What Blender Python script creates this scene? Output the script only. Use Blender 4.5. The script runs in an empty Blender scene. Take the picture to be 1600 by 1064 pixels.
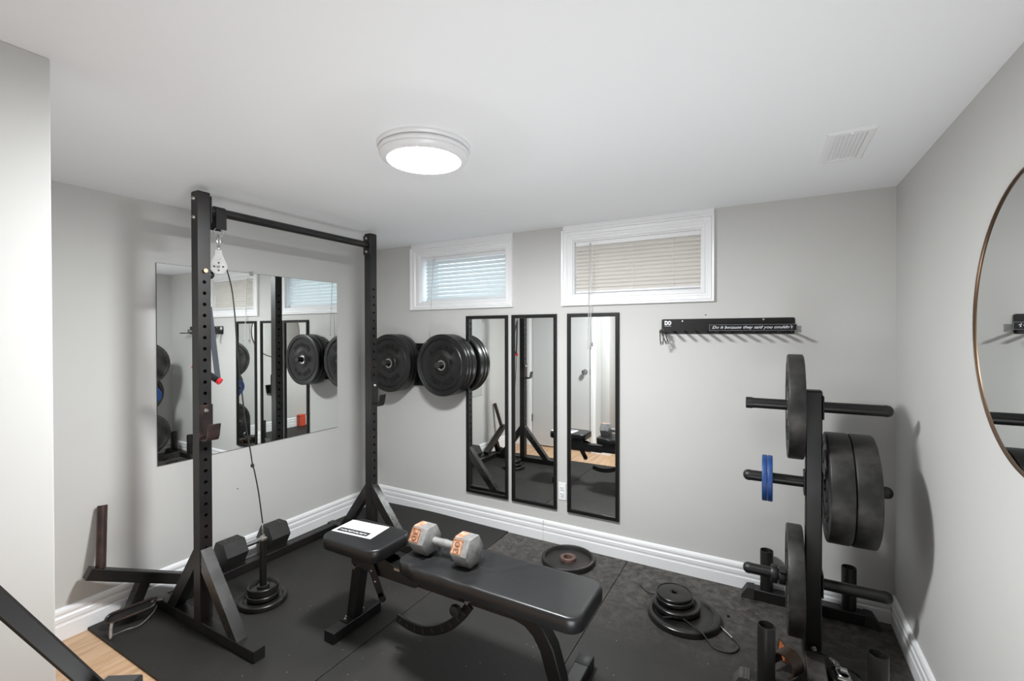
import bpy, bmesh, math, random
from mathutils import Vector, Matrix
V = Vector
rnd = random.Random(7)
S = bpy.context.scene
COL = S.collection
PI = math.pi

# ------------------------------------------------------------------ camera, world, lights, exposure
W_, H_ = 3.368, 2.10
CAM = V((2.8349, -2.8004, 1.4061))
yaw, pitch, roll, FPX, SY = 0.5085, -0.0077, -0.0019, 717.24, -6.46
fw = V((-math.sin(yaw) * math.cos(pitch), math.cos(yaw) * math.cos(pitch), math.sin(pitch)))
rt = V((math.cos(yaw), math.sin(yaw), 0))
up = rt.cross(fw)
rt2 = rt * math.cos(roll) + up * math.sin(roll)
up2 = -rt * math.sin(roll) + up * math.cos(roll)
cam = bpy.data.cameras.new('camera')
cam.sensor_width = 36
cam.lens = 36 * FPX / 1600
cam.shift_y = SY / 1600
cam.clip_start = 0.02
camo = bpy.data.objects.new('camera', cam)
COL.objects.link(camo)
camo.matrix_world = Matrix(((rt2.x, up2.x, -fw.x, CAM.x), (rt2.y, up2.y, -fw.y, CAM.y), (rt2.z, up2.z, -fw.z, CAM.z), (0, 0, 0, 1)))
S.camera = camo

world = bpy.data.worlds.new('sky')
S.world = world
world.use_nodes = True
bg = world.node_tree.nodes['Background']
bg.inputs[0].default_value = (0.72, 0.88, 1.0, 1)
bg.inputs[1].default_value = 5.5

LAMP = 372.0           # radiance of the ceiling light's diffuser
HALL_FILL = 4.0            # radiance of the added, unseen hall fill light's diffuser
def area_lamp(name, loc, rot, size, power, color=(1, 1, 1), spread=PI):
    l = bpy.data.lights.new(name, 'AREA')
    l.shape = 'DISK'; l.size = size; l.energy = power; l.color = color; l.spread = spread
    o = bpy.data.objects.new(name, l); COL.objects.link(o)
    o.location = loc; o.rotation_euler = rot
    return o
# added fill disc, unseen below the frame, turned up to brighten the ceiling
area_lamp('ceiling_fill', (2.72, -2.35, 0.20), V((-0.30, 0.50, 0.81)).to_track_quat('-Z', 'Y').to_euler(), 0.8, 12.5, (0.90, 0.96, 1.0), math.radians(125))

vs = S.view_settings
vs.view_transform = 'Standard'
vs.look = 'None'
vs.exposure = 0.0
vs.gamma = 1.0
vs.use_curve_mapping = False
S.cycles.max_bounces = 14
S.cycles.diffuse_bounces = 8
S.cycles.glossy_bounces = 8
S.cycles.transmission_bounces = 8

# ------------------------------------------------------------------ materials
def srgb(r, g, b):
    f = lambda c: (c / 255 / 12.92) if c / 255 <= 0.04045 else ((c / 255 + 0.055) / 1.055) ** 2.4
    return (f(r), f(g), f(b))

class NT:
    def __init__(s, name):
        s.m = bpy.data.materials.new(name)
        s.m.use_nodes = True
        s.n = s.m.node_tree.nodes; s.l = s.m.node_tree.links
        s.b = s.n['Principled BSDF']; s.out = s.n['Material Output']
        s.tc = s.n.new('ShaderNodeTexCoord')
    def noise(s, scale, detail=4, rough=0.55, vec=None, stretch=None):
        t = s.n.new('ShaderNodeTexNoise')
        t.inputs['Scale'].default_value = scale; t.inputs['Detail'].default_value = detail
        t.inputs['Roughness'].default_value = rough
        if stretch:
            mp = s.n.new('ShaderNodeMapping'); mp.inputs['Scale'].default_value = stretch
            s.l.new(s.tc.outputs['Object'], mp.inputs[0]); s.l.new(mp.outputs[0], t.inputs[0])
        else:
            s.l.new(s.tc.outputs['Object'], t.inputs[0])
        return t.outputs[0]
    def ramp(s, fac, stops):
        r = s.n.new('ShaderNodeValToRGB')
        e = r.color_ramp.elements
        while len(e) < len(stops): e.new(0.5)
        for i, (p, c) in enumerate(stops):
            e[i].position = p
            e[i].color = (c, c, c, 1) if isinstance(c, (int, float)) else (*c, 1)
        s.l.new(fac, r.inputs[0])
        return r.outputs[0]
    def mix(s, fac, a, b):
        m = s.n.new('ShaderNodeMix'); m.data_type = 'RGBA'
        if isinstance(fac, (int, float)): m.inputs[0].default_value = fac
        else: s.l.new(fac, m.inputs[0])
        for k, v in ((6, a), (7, b)):
            if isinstance(v, tuple): m.inputs[k].default_value = (*v, 1)
            else: s.l.new(v, m.inputs[k])
        return m.outputs[2]
    def bump(s, h, strength=0.2, dist=0.002):
        b = s.n.new('ShaderNodeBump'); b.inputs['Strength'].default_value = strength; b.inputs['Distance'].default_value = dist
        s.l.new(h, b.inputs['Height']); s.l.new(b.outputs[0], s.b.inputs['Normal'])
    def set(s, col=None, rough=None, metal=None, spec=None):
        for k, v in (('Base Color', col), ('Roughness', rough), ('Metallic', metal), ('Specular IOR Level', spec)):
            if v is None: continue
            if isinstance(v, tuple): s.b.inputs[k].default_value = (*v, 1)
            elif isinstance(v, (int, float)): s.b.inputs[k].default_value = v
            else: s.l.new(v, s.b.inputs[k])
        return s

M = {}
def simple(name, col, rough=0.5, metal=0.0, spec=0.5, var=0.0, scale=30, bump=0.0, bscale=200):
    t = NT(name)
    if var:
        n = t.noise(scale)
        c = t.ramp(n, [(0.3, tuple(x * (1 - var) for x in col)), (0.7, tuple(min(1, x * (1 + var)) for x in col))])
        t.set(c, rough, metal, spec)
    else:
        t.set(col, rough, metal, spec)
    if bump: t.bump(t.noise(bscale, 2), bump, 0.001)
    M[name] = t.m
    return t

simple('wall_paint', (0.552, 0.547, 0.532), 0.6, spec=0.3, var=0.015, scale=2, bump=0.08, bscale=150)
simple('ceiling_paint', (0.87, 0.88, 0.90), 0.8, spec=0.2, bump=0.05, bscale=120)
simple('white_trim', (0.83, 0.83, 0.84), 0.3, spec=0.5)
simple('white_plastic', (0.80, 0.80, 0.81), 0.35)
simple('door_white', (0.60, 0.60, 0.60), 0.4)
simple('mirror_glass', (0.90, 0.92, 0.91), 0.0, 1.0)
simple('dark_edge', (0.05, 0.055, 0.05), 0.3)
simple('black_frame', (0.005, 0.005, 0.005), 0.35, var=0.1)
simple('bronze', (0.16, 0.105, 0.07), 0.35, 0.8)
simple('chrome', (0.62, 0.62, 0.62), 0.2, 1.0)
simple('steel', (0.50, 0.49, 0.47), 0.32, 1.0, var=0.15, scale=80)
simple('dark_steel', (0.16, 0.155, 0.15), 0.4, 0.9, var=0.3, scale=60)
simple('brass', (0.75, 0.52, 0.36), 0.3, 1.0)
simple('black_plastic', (0.008, 0.008, 0.008), 0.45)
simple('cable_black', (0.012, 0.012, 0.012), 0.4)
simple('nylon', (0.014, 0.014, 0.015), 0.8, bump=0.3, bscale=500)
simple('grey_webbing', (0.10, 0.11, 0.13), 0.8, bump=0.3, bscale=500)
simple('red_plastic', (0.75, 0.02, 0.03), 0.35)
simple('orange_red', (0.62, 0.085, 0.04), 0.5)
simple('blue_rubber', (0.010, 0.048, 0.185), 0.5, var=0.15, scale=25)
simple('brown_leather', (0.028, 0.016, 0.010), 0.45, var=0.4, scale=30)
simple('orange_leather', (0.30, 0.085, 0.028), 0.6, var=0.25, scale=40)
simple('paper', (0.86, 0.86, 0.87), 0.6)
simple('ink_black', (0.008, 0.008, 0.009), 0.5)
simple('ink_grey', (0.35, 0.35, 0.36), 0.6)
simple('ink_white', (0.85, 0.85, 0.86), 0.5)
simple('sign_black', (0.008, 0.009, 0.013), 0.35)
simple('silver_paint', (0.20, 0.197, 0.193), 0.5, 0.15, var=0.25, scale=40)
simple('beige_stucco', (0.76, 0.71, 0.67), 0.9, bump=0.4, bscale=60)
simple('concrete', (0.4, 0.39, 0.38), 0.9, var=0.2, scale=4)
simple('grey_rubber', (0.022, 0.021, 0.020), 0.6, var=0.15, scale=25, bump=0.1, bscale=150)

def black_paint(name, base, worn, lo, hi, rough=0.4, scale=6, spec=0.5):
    t = NT(name)
    n = t.noise(scale, 6, 0.6)
    f = t.ramp(n, [(lo, 0.0), (hi, 1.0)])
    c = t.mix(f, base, worn)
    r = t.ramp(t.noise(9, 2), [(0.35, rough - 0.025), (0.65, rough + 0.03)])
    t.set(c, r, 0.0, spec)
    t.bump(t.noise(500, 2), 0.05, 0.0003)
    M[name] = t.m
black_paint('rack_black', (0.0065, 0.006, 0.006), (0.018, 0.013, 0.012), 0.45, 0.75)
black_paint('rack_worn', (0.012, 0.009, 0.0085), (0.06, 0.032, 0.027), 0.42, 0.72, 0.34, 14)
black_paint('rack_gloss', (0.014, 0.013, 0.0125), (0.022, 0.017, 0.016), 0.45, 0.75, 0.26, 3, 0.9)
black_paint('tree_black', (0.005, 0.0048, 0.0047), (0.012, 0.010, 0.009), 0.45, 0.75, 0.40)
black_paint('bench_black', (0.0045, 0.0043, 0.0042), (0.009, 0.008, 0.008), 0.4, 0.8, 0.38)
black_paint('handle_brown', (0.022, 0.009, 0.007), (0.075, 0.034, 0.027), 0.45, 0.8, 0.35, 20)
black_paint('bumper', (0.007, 0.0068, 0.0066), (0.050, 0.046, 0.043), 0.42, 0.72, 0.5, 9)
black_paint('bumper_shiny', (0.006, 0.006, 0.006), (0.008, 0.008, 0.0078), 0.4, 0.8, 0.33, 3)
black_paint('cast_iron', (0.006, 0.0057, 0.0055), (0.020, 0.017, 0.016), 0.45, 0.75, 0.3, 16)
black_paint('rusty_iron', (0.009, 0.008, 0.0075), (0.040, 0.024, 0.020), 0.5, 0.8, 0.45, 14)
black_paint('vinyl', (0.0095, 0.0095, 0.010), (0.013, 0.013, 0.0135), 0.3, 0.7, 0.36, 4)
black_paint('dusty_lit_black', (0.016, 0.015, 0.014), (0.085, 0.076, 0.070), 0.35, 0.75, 0.6, 11)  # dust on the centre beam, light painted onto the front foot caps
simple('zinc', (0.66, 0.66, 0.66), 0.32, 0.55, var=0.12, scale=60)
black_paint('rust', (0.27, 0.115, 0.058), (0.42, 0.29, 0.21), 0.42, 0.62, 0.7, 45)
black_paint('hub_rust', (0.085, 0.045, 0.038), (0.17, 0.10, 0.085), 0.4, 0.7, 0.5, 30)
black_paint('rust_dark', (0.20, 0.075, 0.032), (0.34, 0.16, 0.08), 0.4, 0.7, 0.7, 45)

def mat_rubber(name, dusty):
    t = NT(name)
    n1 = t.noise(2.2, 6, 0.65)
    c = t.ramp(n1, [(0.3, (0.009, 0.0083, 0.0078)), (0.72, (0.021, 0.019, 0.0175))])
    if dusty:
        d = t.ramp(t.noise(26, 10, 0.8), [(0.40, 0.05), (0.70, 0.9)])
        sep = t.n.new('ShaderNodeSeparateXYZ'); t.l.new(t.tc.outputs['Object'], sep.inputs[0])
        mr = t.n.new('ShaderNodeMapRange'); mr.inputs[1].default_value = -0.80; mr.inputs[2].default_value = -0.05
        t.l.new(sep.outputs['Y'], mr.inputs[0])
        mu = t.n.new('ShaderNodeMath'); mu.operation = 'MULTIPLY'
        t.l.new(d, mu.inputs[0]); t.l.new(mr.outputs[0], mu.inputs[1])
        c = t.mix(mu.outputs[0], c, (0.17, 0.155, 0.14))
    v = t.n.new('ShaderNodeTexVoronoi'); v.inputs['Scale'].default_value = 34
    t.l.new(t.tc.outputs['Object'], v.inputs[0])
    sp = t.ramp(v.outputs[0], [(0.045, 1.0), (0.075, 0.0)])
    gate = t.ramp(t.noise(7, 3), [(0.50, 0.0), (0.58, 0.9)])
    mu2 = t.n.new('ShaderNodeMath'); mu2.operation = 'MULTIPLY'
    t.l.new(sp, mu2.inputs[0]); t.l.new(gate, mu2.inputs[1])
    c = t.mix(mu2.outputs[0], c, (0.34, 0.31, 0.28))
    t.set(c, t.ramp(n1, [(0.3, 0.55), (0.7, 0.72)]), 0, 0.45)
    t.bump(t.noise(260, 3), 0.25, 0.0012)
    M[name] = t.m
mat_rubber('mat_rubber', False)
mat_rubber('mat_rubber_dusty', True)

def wood():
    t = NT('laminate')
    oi = t.n.new('ShaderNodeObjectInfo')
    add = t.n.new('ShaderNodeVectorMath'); add.operation = 'ADD'
    mp = t.n.new('ShaderNodeMapping'); mp.inputs['Scale'].default_value = (16, 1.6, 1)
    comb = t.n.new('ShaderNodeCombineXYZ')
    mul = t.n.new('ShaderNodeMath'); mul.operation = 'MULTIPLY'; mul.inputs[1].default_value = 37
    t.l.new(oi.outputs['Random'], mul.inputs[0]); t.l.new(mul.outputs[0], comb.inputs[1])
    t.l.new(t.tc.outputs['Object'], add.inputs[0]); t.l.new(comb.outputs[0], add.inputs[1])
    t.l.new(add.outputs[0], mp.inputs[0])
    n = t.n.new('ShaderNodeTexNoise'); n.inputs['Scale'].default_value = 1.6; n.inputs['Detail'].default_value = 8; n.inputs['Roughness'].default_value = 0.6
    n.inputs['Distortion'].default_value = 0.6
    t.l.new(mp.outputs[0], n.inputs[0])
    c = t.ramp(n.outputs[0], [(0.25, (0.33, 0.19, 0.105)), (0.5, (0.52, 0.335, 0.20)), (0.75, (0.60, 0.42, 0.275))])
    t.set(c, 0.4, 0, 0.4)
    M['laminate'] = t.m
wood()

def emit(name, col, s):
    m = bpy.data.materials.new(name); m.use_nodes = True
    b = m.node_tree.nodes['Principled BSDF']
    b.inputs['Base Color'].default_value = (0.8, 0.8, 0.8, 1)
    b.inputs['Emission Color'].default_value = (*col, 1)
    b.inputs['Emission Strength'].default_value = s
    M[name] = m
emit('lamp_diffuser', (0.965, 0.99, 1.0), LAMP)
emit('hall_fill_diffuser', (0.95, 0.985, 1.0), HALL_FILL)

def glass():
    m = bpy.data.materials.new('window_glass'); m.use_nodes = True
    b = m.node_tree.nodes['Principled BSDF']
    b.inputs['Base Color'].default_value = (0.95, 0.98, 0.98, 1)
    b.inputs['Transmission Weight'].default_value = 1.0
    b.inputs['Roughness'].default_value = 0.0
    b.inputs['IOR'].default_value = 1.05
    M['window_glass'] = m
    m = bpy.data.materials.new('clear_plastic'); m.use_nodes = True
    b = m.node_tree.nodes['Principled BSDF']
    b.inputs['Base Color'].default_value = (0.8, 0.8, 0.8, 1)
    b.inputs['Transmission Weight'].default_value = 0.6
    b.inputs['Roughness'].default_value = 0.2
    M['clear_plastic'] = m
glass()
def slat(name, col, tr):
    m = bpy.data.materials.new(name); m.use_nodes = True
    n, l = m.node_tree.nodes, m.node_tree.links
    n.remove(n['Principled BSDF'])
    d = n.new('ShaderNodeBsdfDiffuse'); d.inputs[0].default_value = (*col, 1)
    t = n.new('ShaderNodeBsdfTranslucent'); t.inputs[0].default_value = (*col, 1)
    x = n.new('ShaderNodeMixShader'); x.inputs[0].default_value = tr
    l.new(d.outputs[0], x.inputs[1]); l.new(t.outputs[0], x.inputs[2]); l.new(x.outputs[0], n['Material Output'].inputs[0])
    M[name] = m
slat('slat_white', (0.82, 0.84, 0.84), 0.35)
slat('slat_cream', (0.82, 0.79, 0.755), 0.35)

# ------------------------------------------------------------------ mesh helpers
def basis(d, upv=None):
    d = V(d).normalized()
    u = V(upv) if upv else (V((0, 0, 1)) if abs(d.z) < 0.95 else V((0, 1, 0)))
    s = d.cross(u)
    if s.length < 1e-6: s = d.cross(V((1, 0, 0)))
    s.normalize()
    return d, s, s.cross(d).normalized()      # dir, side, up

class MB:
    def __init__(s): s.v = []; s.f = []
    def add(s, vs, fs):
        b = len(s.v); s.v += [V(p) for p in vs]; s.f += [[i + b for i in f] for f in fs]
        return s
    def loft(s, rings, cap0=True, cap1=True, closed=False):
        n = len(rings[0]); vs = [p for r in rings for p in r]; fs = []
        k = len(rings); rng = range(k if closed else k - 1)
        for i in rng:
            a, b = i * n, ((i + 1) % k) * n
            for j in range(n):
                fs.append([a + j, a + (j + 1) % n, b + (j + 1) % n, b + j])
        if not closed:
            if cap0: fs.append(list(range(n))[::-1])
            if cap1: fs.append([(k - 1) * n + j for j in range(n)])
        return s.add(vs, fs)
    def box(s, x0, x1, y0, y1, z0, z1, bev=0.0, seg=1):
        if not bev:
            vs = [(x, y, z) for z in (z0, z1) for x, y in ((x0, y0), (x1, y0), (x1, y1), (x0, y1))]
            return s.add(vs, [[3, 2, 1, 0], [4, 5, 6, 7], [0, 1, 5, 4], [1, 2, 6, 5], [2, 3, 7, 6], [3, 0, 4, 7]])
        bm = bmesh.new(); bmesh.ops.create_cube(bm, size=1)
        for v in bm.verts:
            v.co = V(((x0 + x1) / 2 + v.co.x * (x1 - x0), (y0 + y1) / 2 + v.co.y * (y1 - y0), (z0 + z1) / 2 + v.co.z * (z1 - z0)))
        bmesh.ops.bevel(bm, geom=list(bm.edges), offset=bev, segments=seg, affect='EDGES', profile=0.5)
        bm.verts.index_update()
        s.add([v.co.copy() for v in bm.verts], [[v.index for v in f.verts] for f in bm.faces]); bm.free()
        return s
    def cyl(s, p0, p1, r, r1=None, n=20, cap=True):
        p0, p1 = V(p0), V(p1); d, a, b = basis(p1 - p0); r1 = r if r1 is None else r1
        ring = lambda p, q: [p + (a * math.cos(2 * PI * i / n) + b * math.sin(2 * PI * i / n)) * q for i in range(n)]
        return s.loft([ring(p0, r), ring(p1, r1)], cap, cap)
    def lathe(s, o, axis, prof, n=40, closed=True):
        o = V(o); d, a, b = basis(axis)
        rings = [[o + d * t + (a * math.cos(2 * PI * i / n) + b * math.sin(2 * PI * i / n)) * r for i in range(n)] for r, t in prof]
        return s.loft(rings, not closed, not closed, closed)
    def beam(s, p0, p1, w, h, bev=0.003, upv=None):
        p0, p1 = V(p0), V(p1); d, a, b = basis(p1 - p0, upv)
        return s.loft([[p + a * x + b * y for x, y in rrect(w, h, bev)] for p in (p0, p1)])
    def tube(s, pts, r, n=10, closed=False, cap=True):
        pts = [V(p) for p in pts]; k = len(pts); rings = []
        ref = None
        for i, p in enumerate(pts):
            if closed: t = pts[(i + 1) % k] - pts[i - 1]
            else: t = pts[min(i + 1, k - 1)] - pts[max(i - 1, 0)]
            t.normalize()
            if ref is None: _, a, b = basis(t)
            else:
                a = (ref - t * ref.dot(t)).normalized(); b = a.cross(t).normalized()
            ref = a
            rr = r[i] if isinstance(r, (list, tuple)) else r
            rings.append([p + (a * math.cos(2 * PI * j / n) + b * math.sin(2 * PI * j / n)) * rr for j in range(n)])
        return s.loft(rings, cap, cap, closed)
    def ribbon(s, pts, th, y0, y1, bev=0.003):          # strip in the xz plane, extruded in y
        pts = [V((p[0], 0, p[1])) for p in pts]; rings = []
        for i, p in enumerate(pts):
            t = (pts[min(i + 1, len(pts) - 1)] - pts[max(i - 1, 0)]).normalized()
            nrm = V((-t.z, 0, t.x))
            rings.append([V((p.x + nrm.x * a, (y0 + y1) / 2 + b, p.z + nrm.z * a)) for a, b in rrect(th, y1 - y0, bev)])
        return s.loft(rings)
    def prism(s, poly, o, ex, ey, depth):               # polygon in plane (ex,ey), thickness along ex x ey
        o, ex, ey = V(o), V(ex), V(ey); nz = ex.cross(ey).normalized()
        r0 = [o + ex * x + ey * y for x, y in poly]
        return s.loft([r0, [p + nz * depth for p in r0]])
    def rectframe(s, x0, x1, z0, z1, prof, plane='y', at=0.0, sgn=-1):
        rings = []
        for o, d in prof:
            c = [(x0 - o, z0 - o), (x1 + o, z0 - o), (x1 + o, z1 + o), (x0 - o, z1 + o)]
            rings.append([V((a, at + sgn * d, b)) if plane == 'y' else V((at + sgn * d, a, b)) for a, b in c])
        return s.loft(rings, closed=True)
    def build(s, name, mat, parent=None, angle=35, base=None):
        off = WL.get(parent.name, V()) if parent else (V(base) if base else V())
        me = bpy.data.meshes.new(name)
        me.from_pydata([p - off for p in s.v], [], s.f)
        bm = bmesh.new(); bm.from_mesh(me)
        bmesh.ops.recalc_face_normals(bm, faces=bm.faces); bm.to_mesh(me); bm.free()
        me.shade_smooth(); me.set_sharp_from_angle(angle=math.radians(angle))
        me.materials.append(M[mat])
        o = bpy.data.objects.new(name, me); COL.objects.link(o)
        if parent:
            o.parent = parent; WL[o.name] = off
        else:
            o.location = off; WL[o.name] = off
        return o
WL = {}
def rrect(w, h, b):
    x, y = w / 2, h / 2
    if b <= 0: return [(-x, -y), (x, -y), (x, y), (-x, y)]
    return [(-x + b, -y), (x - b, -y), (x, -y + b), (x, y - b), (x - b, y), (-x + b, y), (-x, y - b), (-x, -y + b)]
def roundrect(x0, x1, y0, y1, r, n=8):
    out = []
    for cx, cy, a0 in ((x1 - r, y1 - r, 0), (x0 + r, y1 - r, 90), (x0 + r, y0 + r, 180), (x1 - r, y0 + r, 270)):
        for i in range(n + 1):
            a = math.radians(a0 + 90 * i / n); out.append((cx + r * math.cos(a), cy + r * math.sin(a)))
    return out
def tag(o, label=None, cat=None, group=None, kind=None):
    for k, v in (('label', label), ('category', cat), ('group', group), ('kind', kind)):
        if v: o[k] = v
    return o
def thing(name, loc, label, cat, group=None):
    o = bpy.data.objects.new(name, None); COL.objects.link(o)
    o.location = loc; o.empty_display_size = 0.05; WL[o.name] = V(loc)
    return tag(o, label, cat, group)
def struct(o): o['kind'] = 'structure'; return o
def structure(name, loc):
    o = bpy.data.objects.new(name, None); COL.objects.link(o); o.location = loc; WL[o.name] = V(loc); o.empty_display_size = 0.05
    return struct(o)
def text(name, body, o, ex, ey, height, width=None, mat='ink_white', parent=None, depth=0.0006, shear=0.0, bold=0.0, center=True):
    cu = bpy.data.curves.new(name, 'FONT'); cu.body = body; cu.size = 1.0; cu.extrude = 0.0; cu.shear = shear
    cu.offset = bold; cu.resolution_u = 3
    to = bpy.data.objects.new(name + '_tmp', cu); COL.objects.link(to)
    bpy.context.view_layer.update()
    me = bpy.data.meshes.new_from_object(to.evaluated_get(bpy.context.evaluated_depsgraph_get()))
    bpy.data.objects.remove(to); bpy.data.curves.remove(cu)
    xs = [v.co.x for v in me.vertices]; ys = [v.co.y for v in me.vertices]
    sx0, sx1, sy0, sy1 = min(xs), max(xs), min(ys), max(ys)
    k = height / (sy1 - sy0); kx = (width / (sx1 - sx0)) if width else k
    o, ex, ey = V(o), V(ex).normalized(), V(ey).normalized(); nz = ex.cross(ey)
    cx, cy = ((sx0 + sx1) / 2, (sy0 + sy1) / 2) if center else (sx0, sy0)
    bm = bmesh.new(); bm.from_mesh(me)
    r = bmesh.ops.extrude_face_region(bm, geom=list(bm.faces))
    ext = {e for e in r['geom'] if isinstance(e, bmesh.types.BMVert)}
    off = WL[parent.name] if parent else V()
    for v in bm.verts:
        p = o + ex * ((v.co.x - cx) * kx) + ey * ((v.co.y - cy) * k) + nz * (depth if v in ext else 0)
        v.co = p - off
    bmesh.ops.recalc_face_normals(bm, faces=bm.faces)
    bm.to_mesh(me); bm.free(); me.materials.clear(); me.materials.append(M[mat]); me.name = name
    ob = bpy.data.objects.new(name, me); COL.objects.link(ob)
    if parent: ob.parent = parent
    WL[ob.name] = off
    return ob
X, Y, Z = V((1, 0, 0)), V((0, 1, 0)), V((0, 0, 1))

# ------------------------------------------------------------------ the room
PX, PY, YR = 1.25, -2.35, -6.6      # closet block corner, rear wall
w1 = (0.457, 1.226, 1.645, 2.000)
w2 = (1.731, 2.507, 1.650, 1.998)
b = MB()                            # back wall with two window openings
T = 0.22
b.box(-0.1, w1[0], 0, T, 0, H_); b.box(w1[1], w2[0], 0, T, 0, H_); b.box(w2[1], W_ + 0.1, 0, T, 0, H_)
for w in (w1, w2):
    b.box(w[0], w[1], 0, T, 0, w[2]); b.box(w[0], w[1], 0, T, w[3], H_)
struct(b.build('wall_back', 'wall_paint'))
struct(MB().box(-0.1, 0, YR - 0.1, 0, 0, H_).build('wall_left', 'wall_paint'))
struct(MB().box(W_, W_ + 0.1, YR - 0.1, 0, 0, H_).build('wall_right', 'wall_paint'))
d0, d1, dz = 0.26, 1.02, 1.99
b = MB().box(0, d0, PY - 0.1, PY, 0, H_).box(d1, PX - 0.1, PY - 0.1, PY, 0, H_).box(d0, d1, PY - 0.1, PY, dz, H_)
struct(b.build('wall_front', 'wall_paint'))
struct(MB().box(PX - 0.1, PX, YR, PY, 0, H_, 0.004, 2).build('wall_hall', 'wall_paint'))
struct(MB().box(0, W_, YR - 0.1, YR, 0, H_).build('wall_rear', 'wall_paint'))
struct(MB().box(-0.1, W_ + 0.1, YR - 0.1, T, H_, H_ + 0.1).build('ceiling', 'ceiling_paint'))
fl = struct(MB().box(-0.1, W_ + 0.1, YR - 0.1, T, -0.1, -0.012).build('floor', 'concrete'))
pw = 0.187
for i in range(19):                 # laminate planks, run along the left wall
    x0 = i * pw; x1 = min(W_, x0 + pw)
    if x1 - x0 < 0.02: continue
    y = YR - (i * 0.43) % 1.2
    while y < 0:
        a, c = max(y, YR), min(y + 1.21, 0.0)
        if c - a > 0.03:
            MB().box(x0 + 0.0008, x1 - 0.0008, a + 0.0008, c - 0.0008, -0.012, 0.0, 0.0012).build('plank', 'laminate', fl)
        y += 1.21

def baseboard(name, p0, p1, inward):
    p0, p1, n = V(p0), V(p1), V(inward)
    prof = [(0, 0), (0.016, 0), (0.016, 0.068), (0.013, 0.074), (0.013, 0.082), (0.0155, 0.086), (0.0155, 0.104), (0.0115, 0.110), (0.0115, 0.118), (0.0145, 0.123), (0.0135, 0.134), (0.009, 0.143), (0.004, 0.147), (0, 0.147)]
    b = MB().loft([[p + n * a + Z * h for a, h in prof] for p in (p0, p1)])
    return struct(b.build(name, 'white_trim', angle=20))
baseboard('baseboard_left', (0, PY, 0), (0, 0, 0), X)
bbk = baseboard('baseboard_back', (0.016, 0, 0), (W_ - 0.016, 0, 0), -Y)
MB().box(1.5190, 1.5204, -0.0164, -0.010, 0.012, 0.145).build('joint', 'ink_grey', bbk)
baseboard('baseboard_right', (W_, YR, 0), (W_, 0, 0), -X)
baseboard('baseboard_front', (d1 + 0.07, PY, 0), (PX, PY, 0), Y)
baseboard('baseboard_closet', (0.016, PY, 0), (d0 - 0.07, PY, 0), Y)
baseboard('baseboard_hall', (PX, YR, 0), (PX, PY + 0.016, 0), X)

# windows: casing, fascia, jamb, sash, pane
def window(name, w, co, mullion):
    x0, x1, z0, z1 = w
    r = structure(name, ((x0 + x1) / 2, 0, z0))
    lo, ro, bo, to = co
    prof = [(0, 0), (0, 0.012), (0.006, 0.016), (0.020, 0.016), (0.024, 0.012), (0.036, 0.012), (0.042, 0.018), (0.060, 0.020), (0.064, 0.014), (0.068, 0.020), (0.078, 0.022), (0.080, 0.018), (0.080, 0)]
    k = (x0 - lo) / 0.08
    rings = []
    for o, d in prof:
        a = o / 0.08
        c = [(x0 - (x0 - lo) * a, z0 - (z0 - bo) * a), (x1 + (ro - x1) * a, z0 - (z0 - bo) * a), (x1 + (ro - x1) * a, z1 + (to - z1) * a), (x0 - (x0 - lo) * a, z1 + (to - z1) * a)]
        rings.append([V((p, -d, q)) for p, q in c])
    MB().loft(rings, closed=True).build('casing', 'white_trim', r, angle=15)
    MB().box(lo + 0.012, ro - 0.002, -0.016, 0, to, H_ - 0.008).box(lo + 0.012, ro - 0.002, -0.013, 0, H_ - 0.008, H_).build('fascia', 'white_trim', r)
    j = 0.006
    MB().box(x0, x0 + j, 0.0, T, z0, z1).box(x1 - j, x1, 0.0, T, z0, z1).box(x0 + j, x1 - j, 0.0, T, z0, z0 + j).box(x0 + j, x1 - j, 0.0, T, z1 - j, z1).build('jamb', 'white_trim', r)
    s = MB().rectframe(x0 + j + 0.035, x1 - j - 0.035, z0 + j + 0.035, z1 - j - 0.035, [(0, 0), (0, 0.03), (0.034, 0.03), (0.034, 0)], at=0.17).build('sash', 'white_plastic', r)
    xm = (x0 + x1) / 2
    if mullion: MB().box(xm - 0.02, xm + 0.02, 0.142, 0.168, z0 + 0.042, z1 - 0.042).build('mullion', 'white_plastic', s)
    for a, c in (((x0 + 0.042, xm - 0.02), (xm + 0.02, x1 - 0.042)) if mullion else ((x0 + 0.042, x1 - 0.042),)):
        MB().box(a, c, 0.152, 0.156, z0 + 0.042, z1 - 0.042).build('pane', 'window_glass', s)
    return r
window('window_1', w1, (0.360, 1.287, 1.585, 2.073), 0)
window('window_2', w2, (1.652, 2.574, 1.580, 2.071), 1)
# outside: window well slab, unseen beige wall whose bounce warms the wider blind
b = MB().box(1.3, 3.1, 0.75, 0.85, 1.0, 2.9)
struct(b.build('window_well_wall', 'beige_stucco'))
struct(MB().box(-0.6, 3.8, T, 2.2, 1.40, 1.55).build('window_well_slab', 'concrete'))

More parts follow.
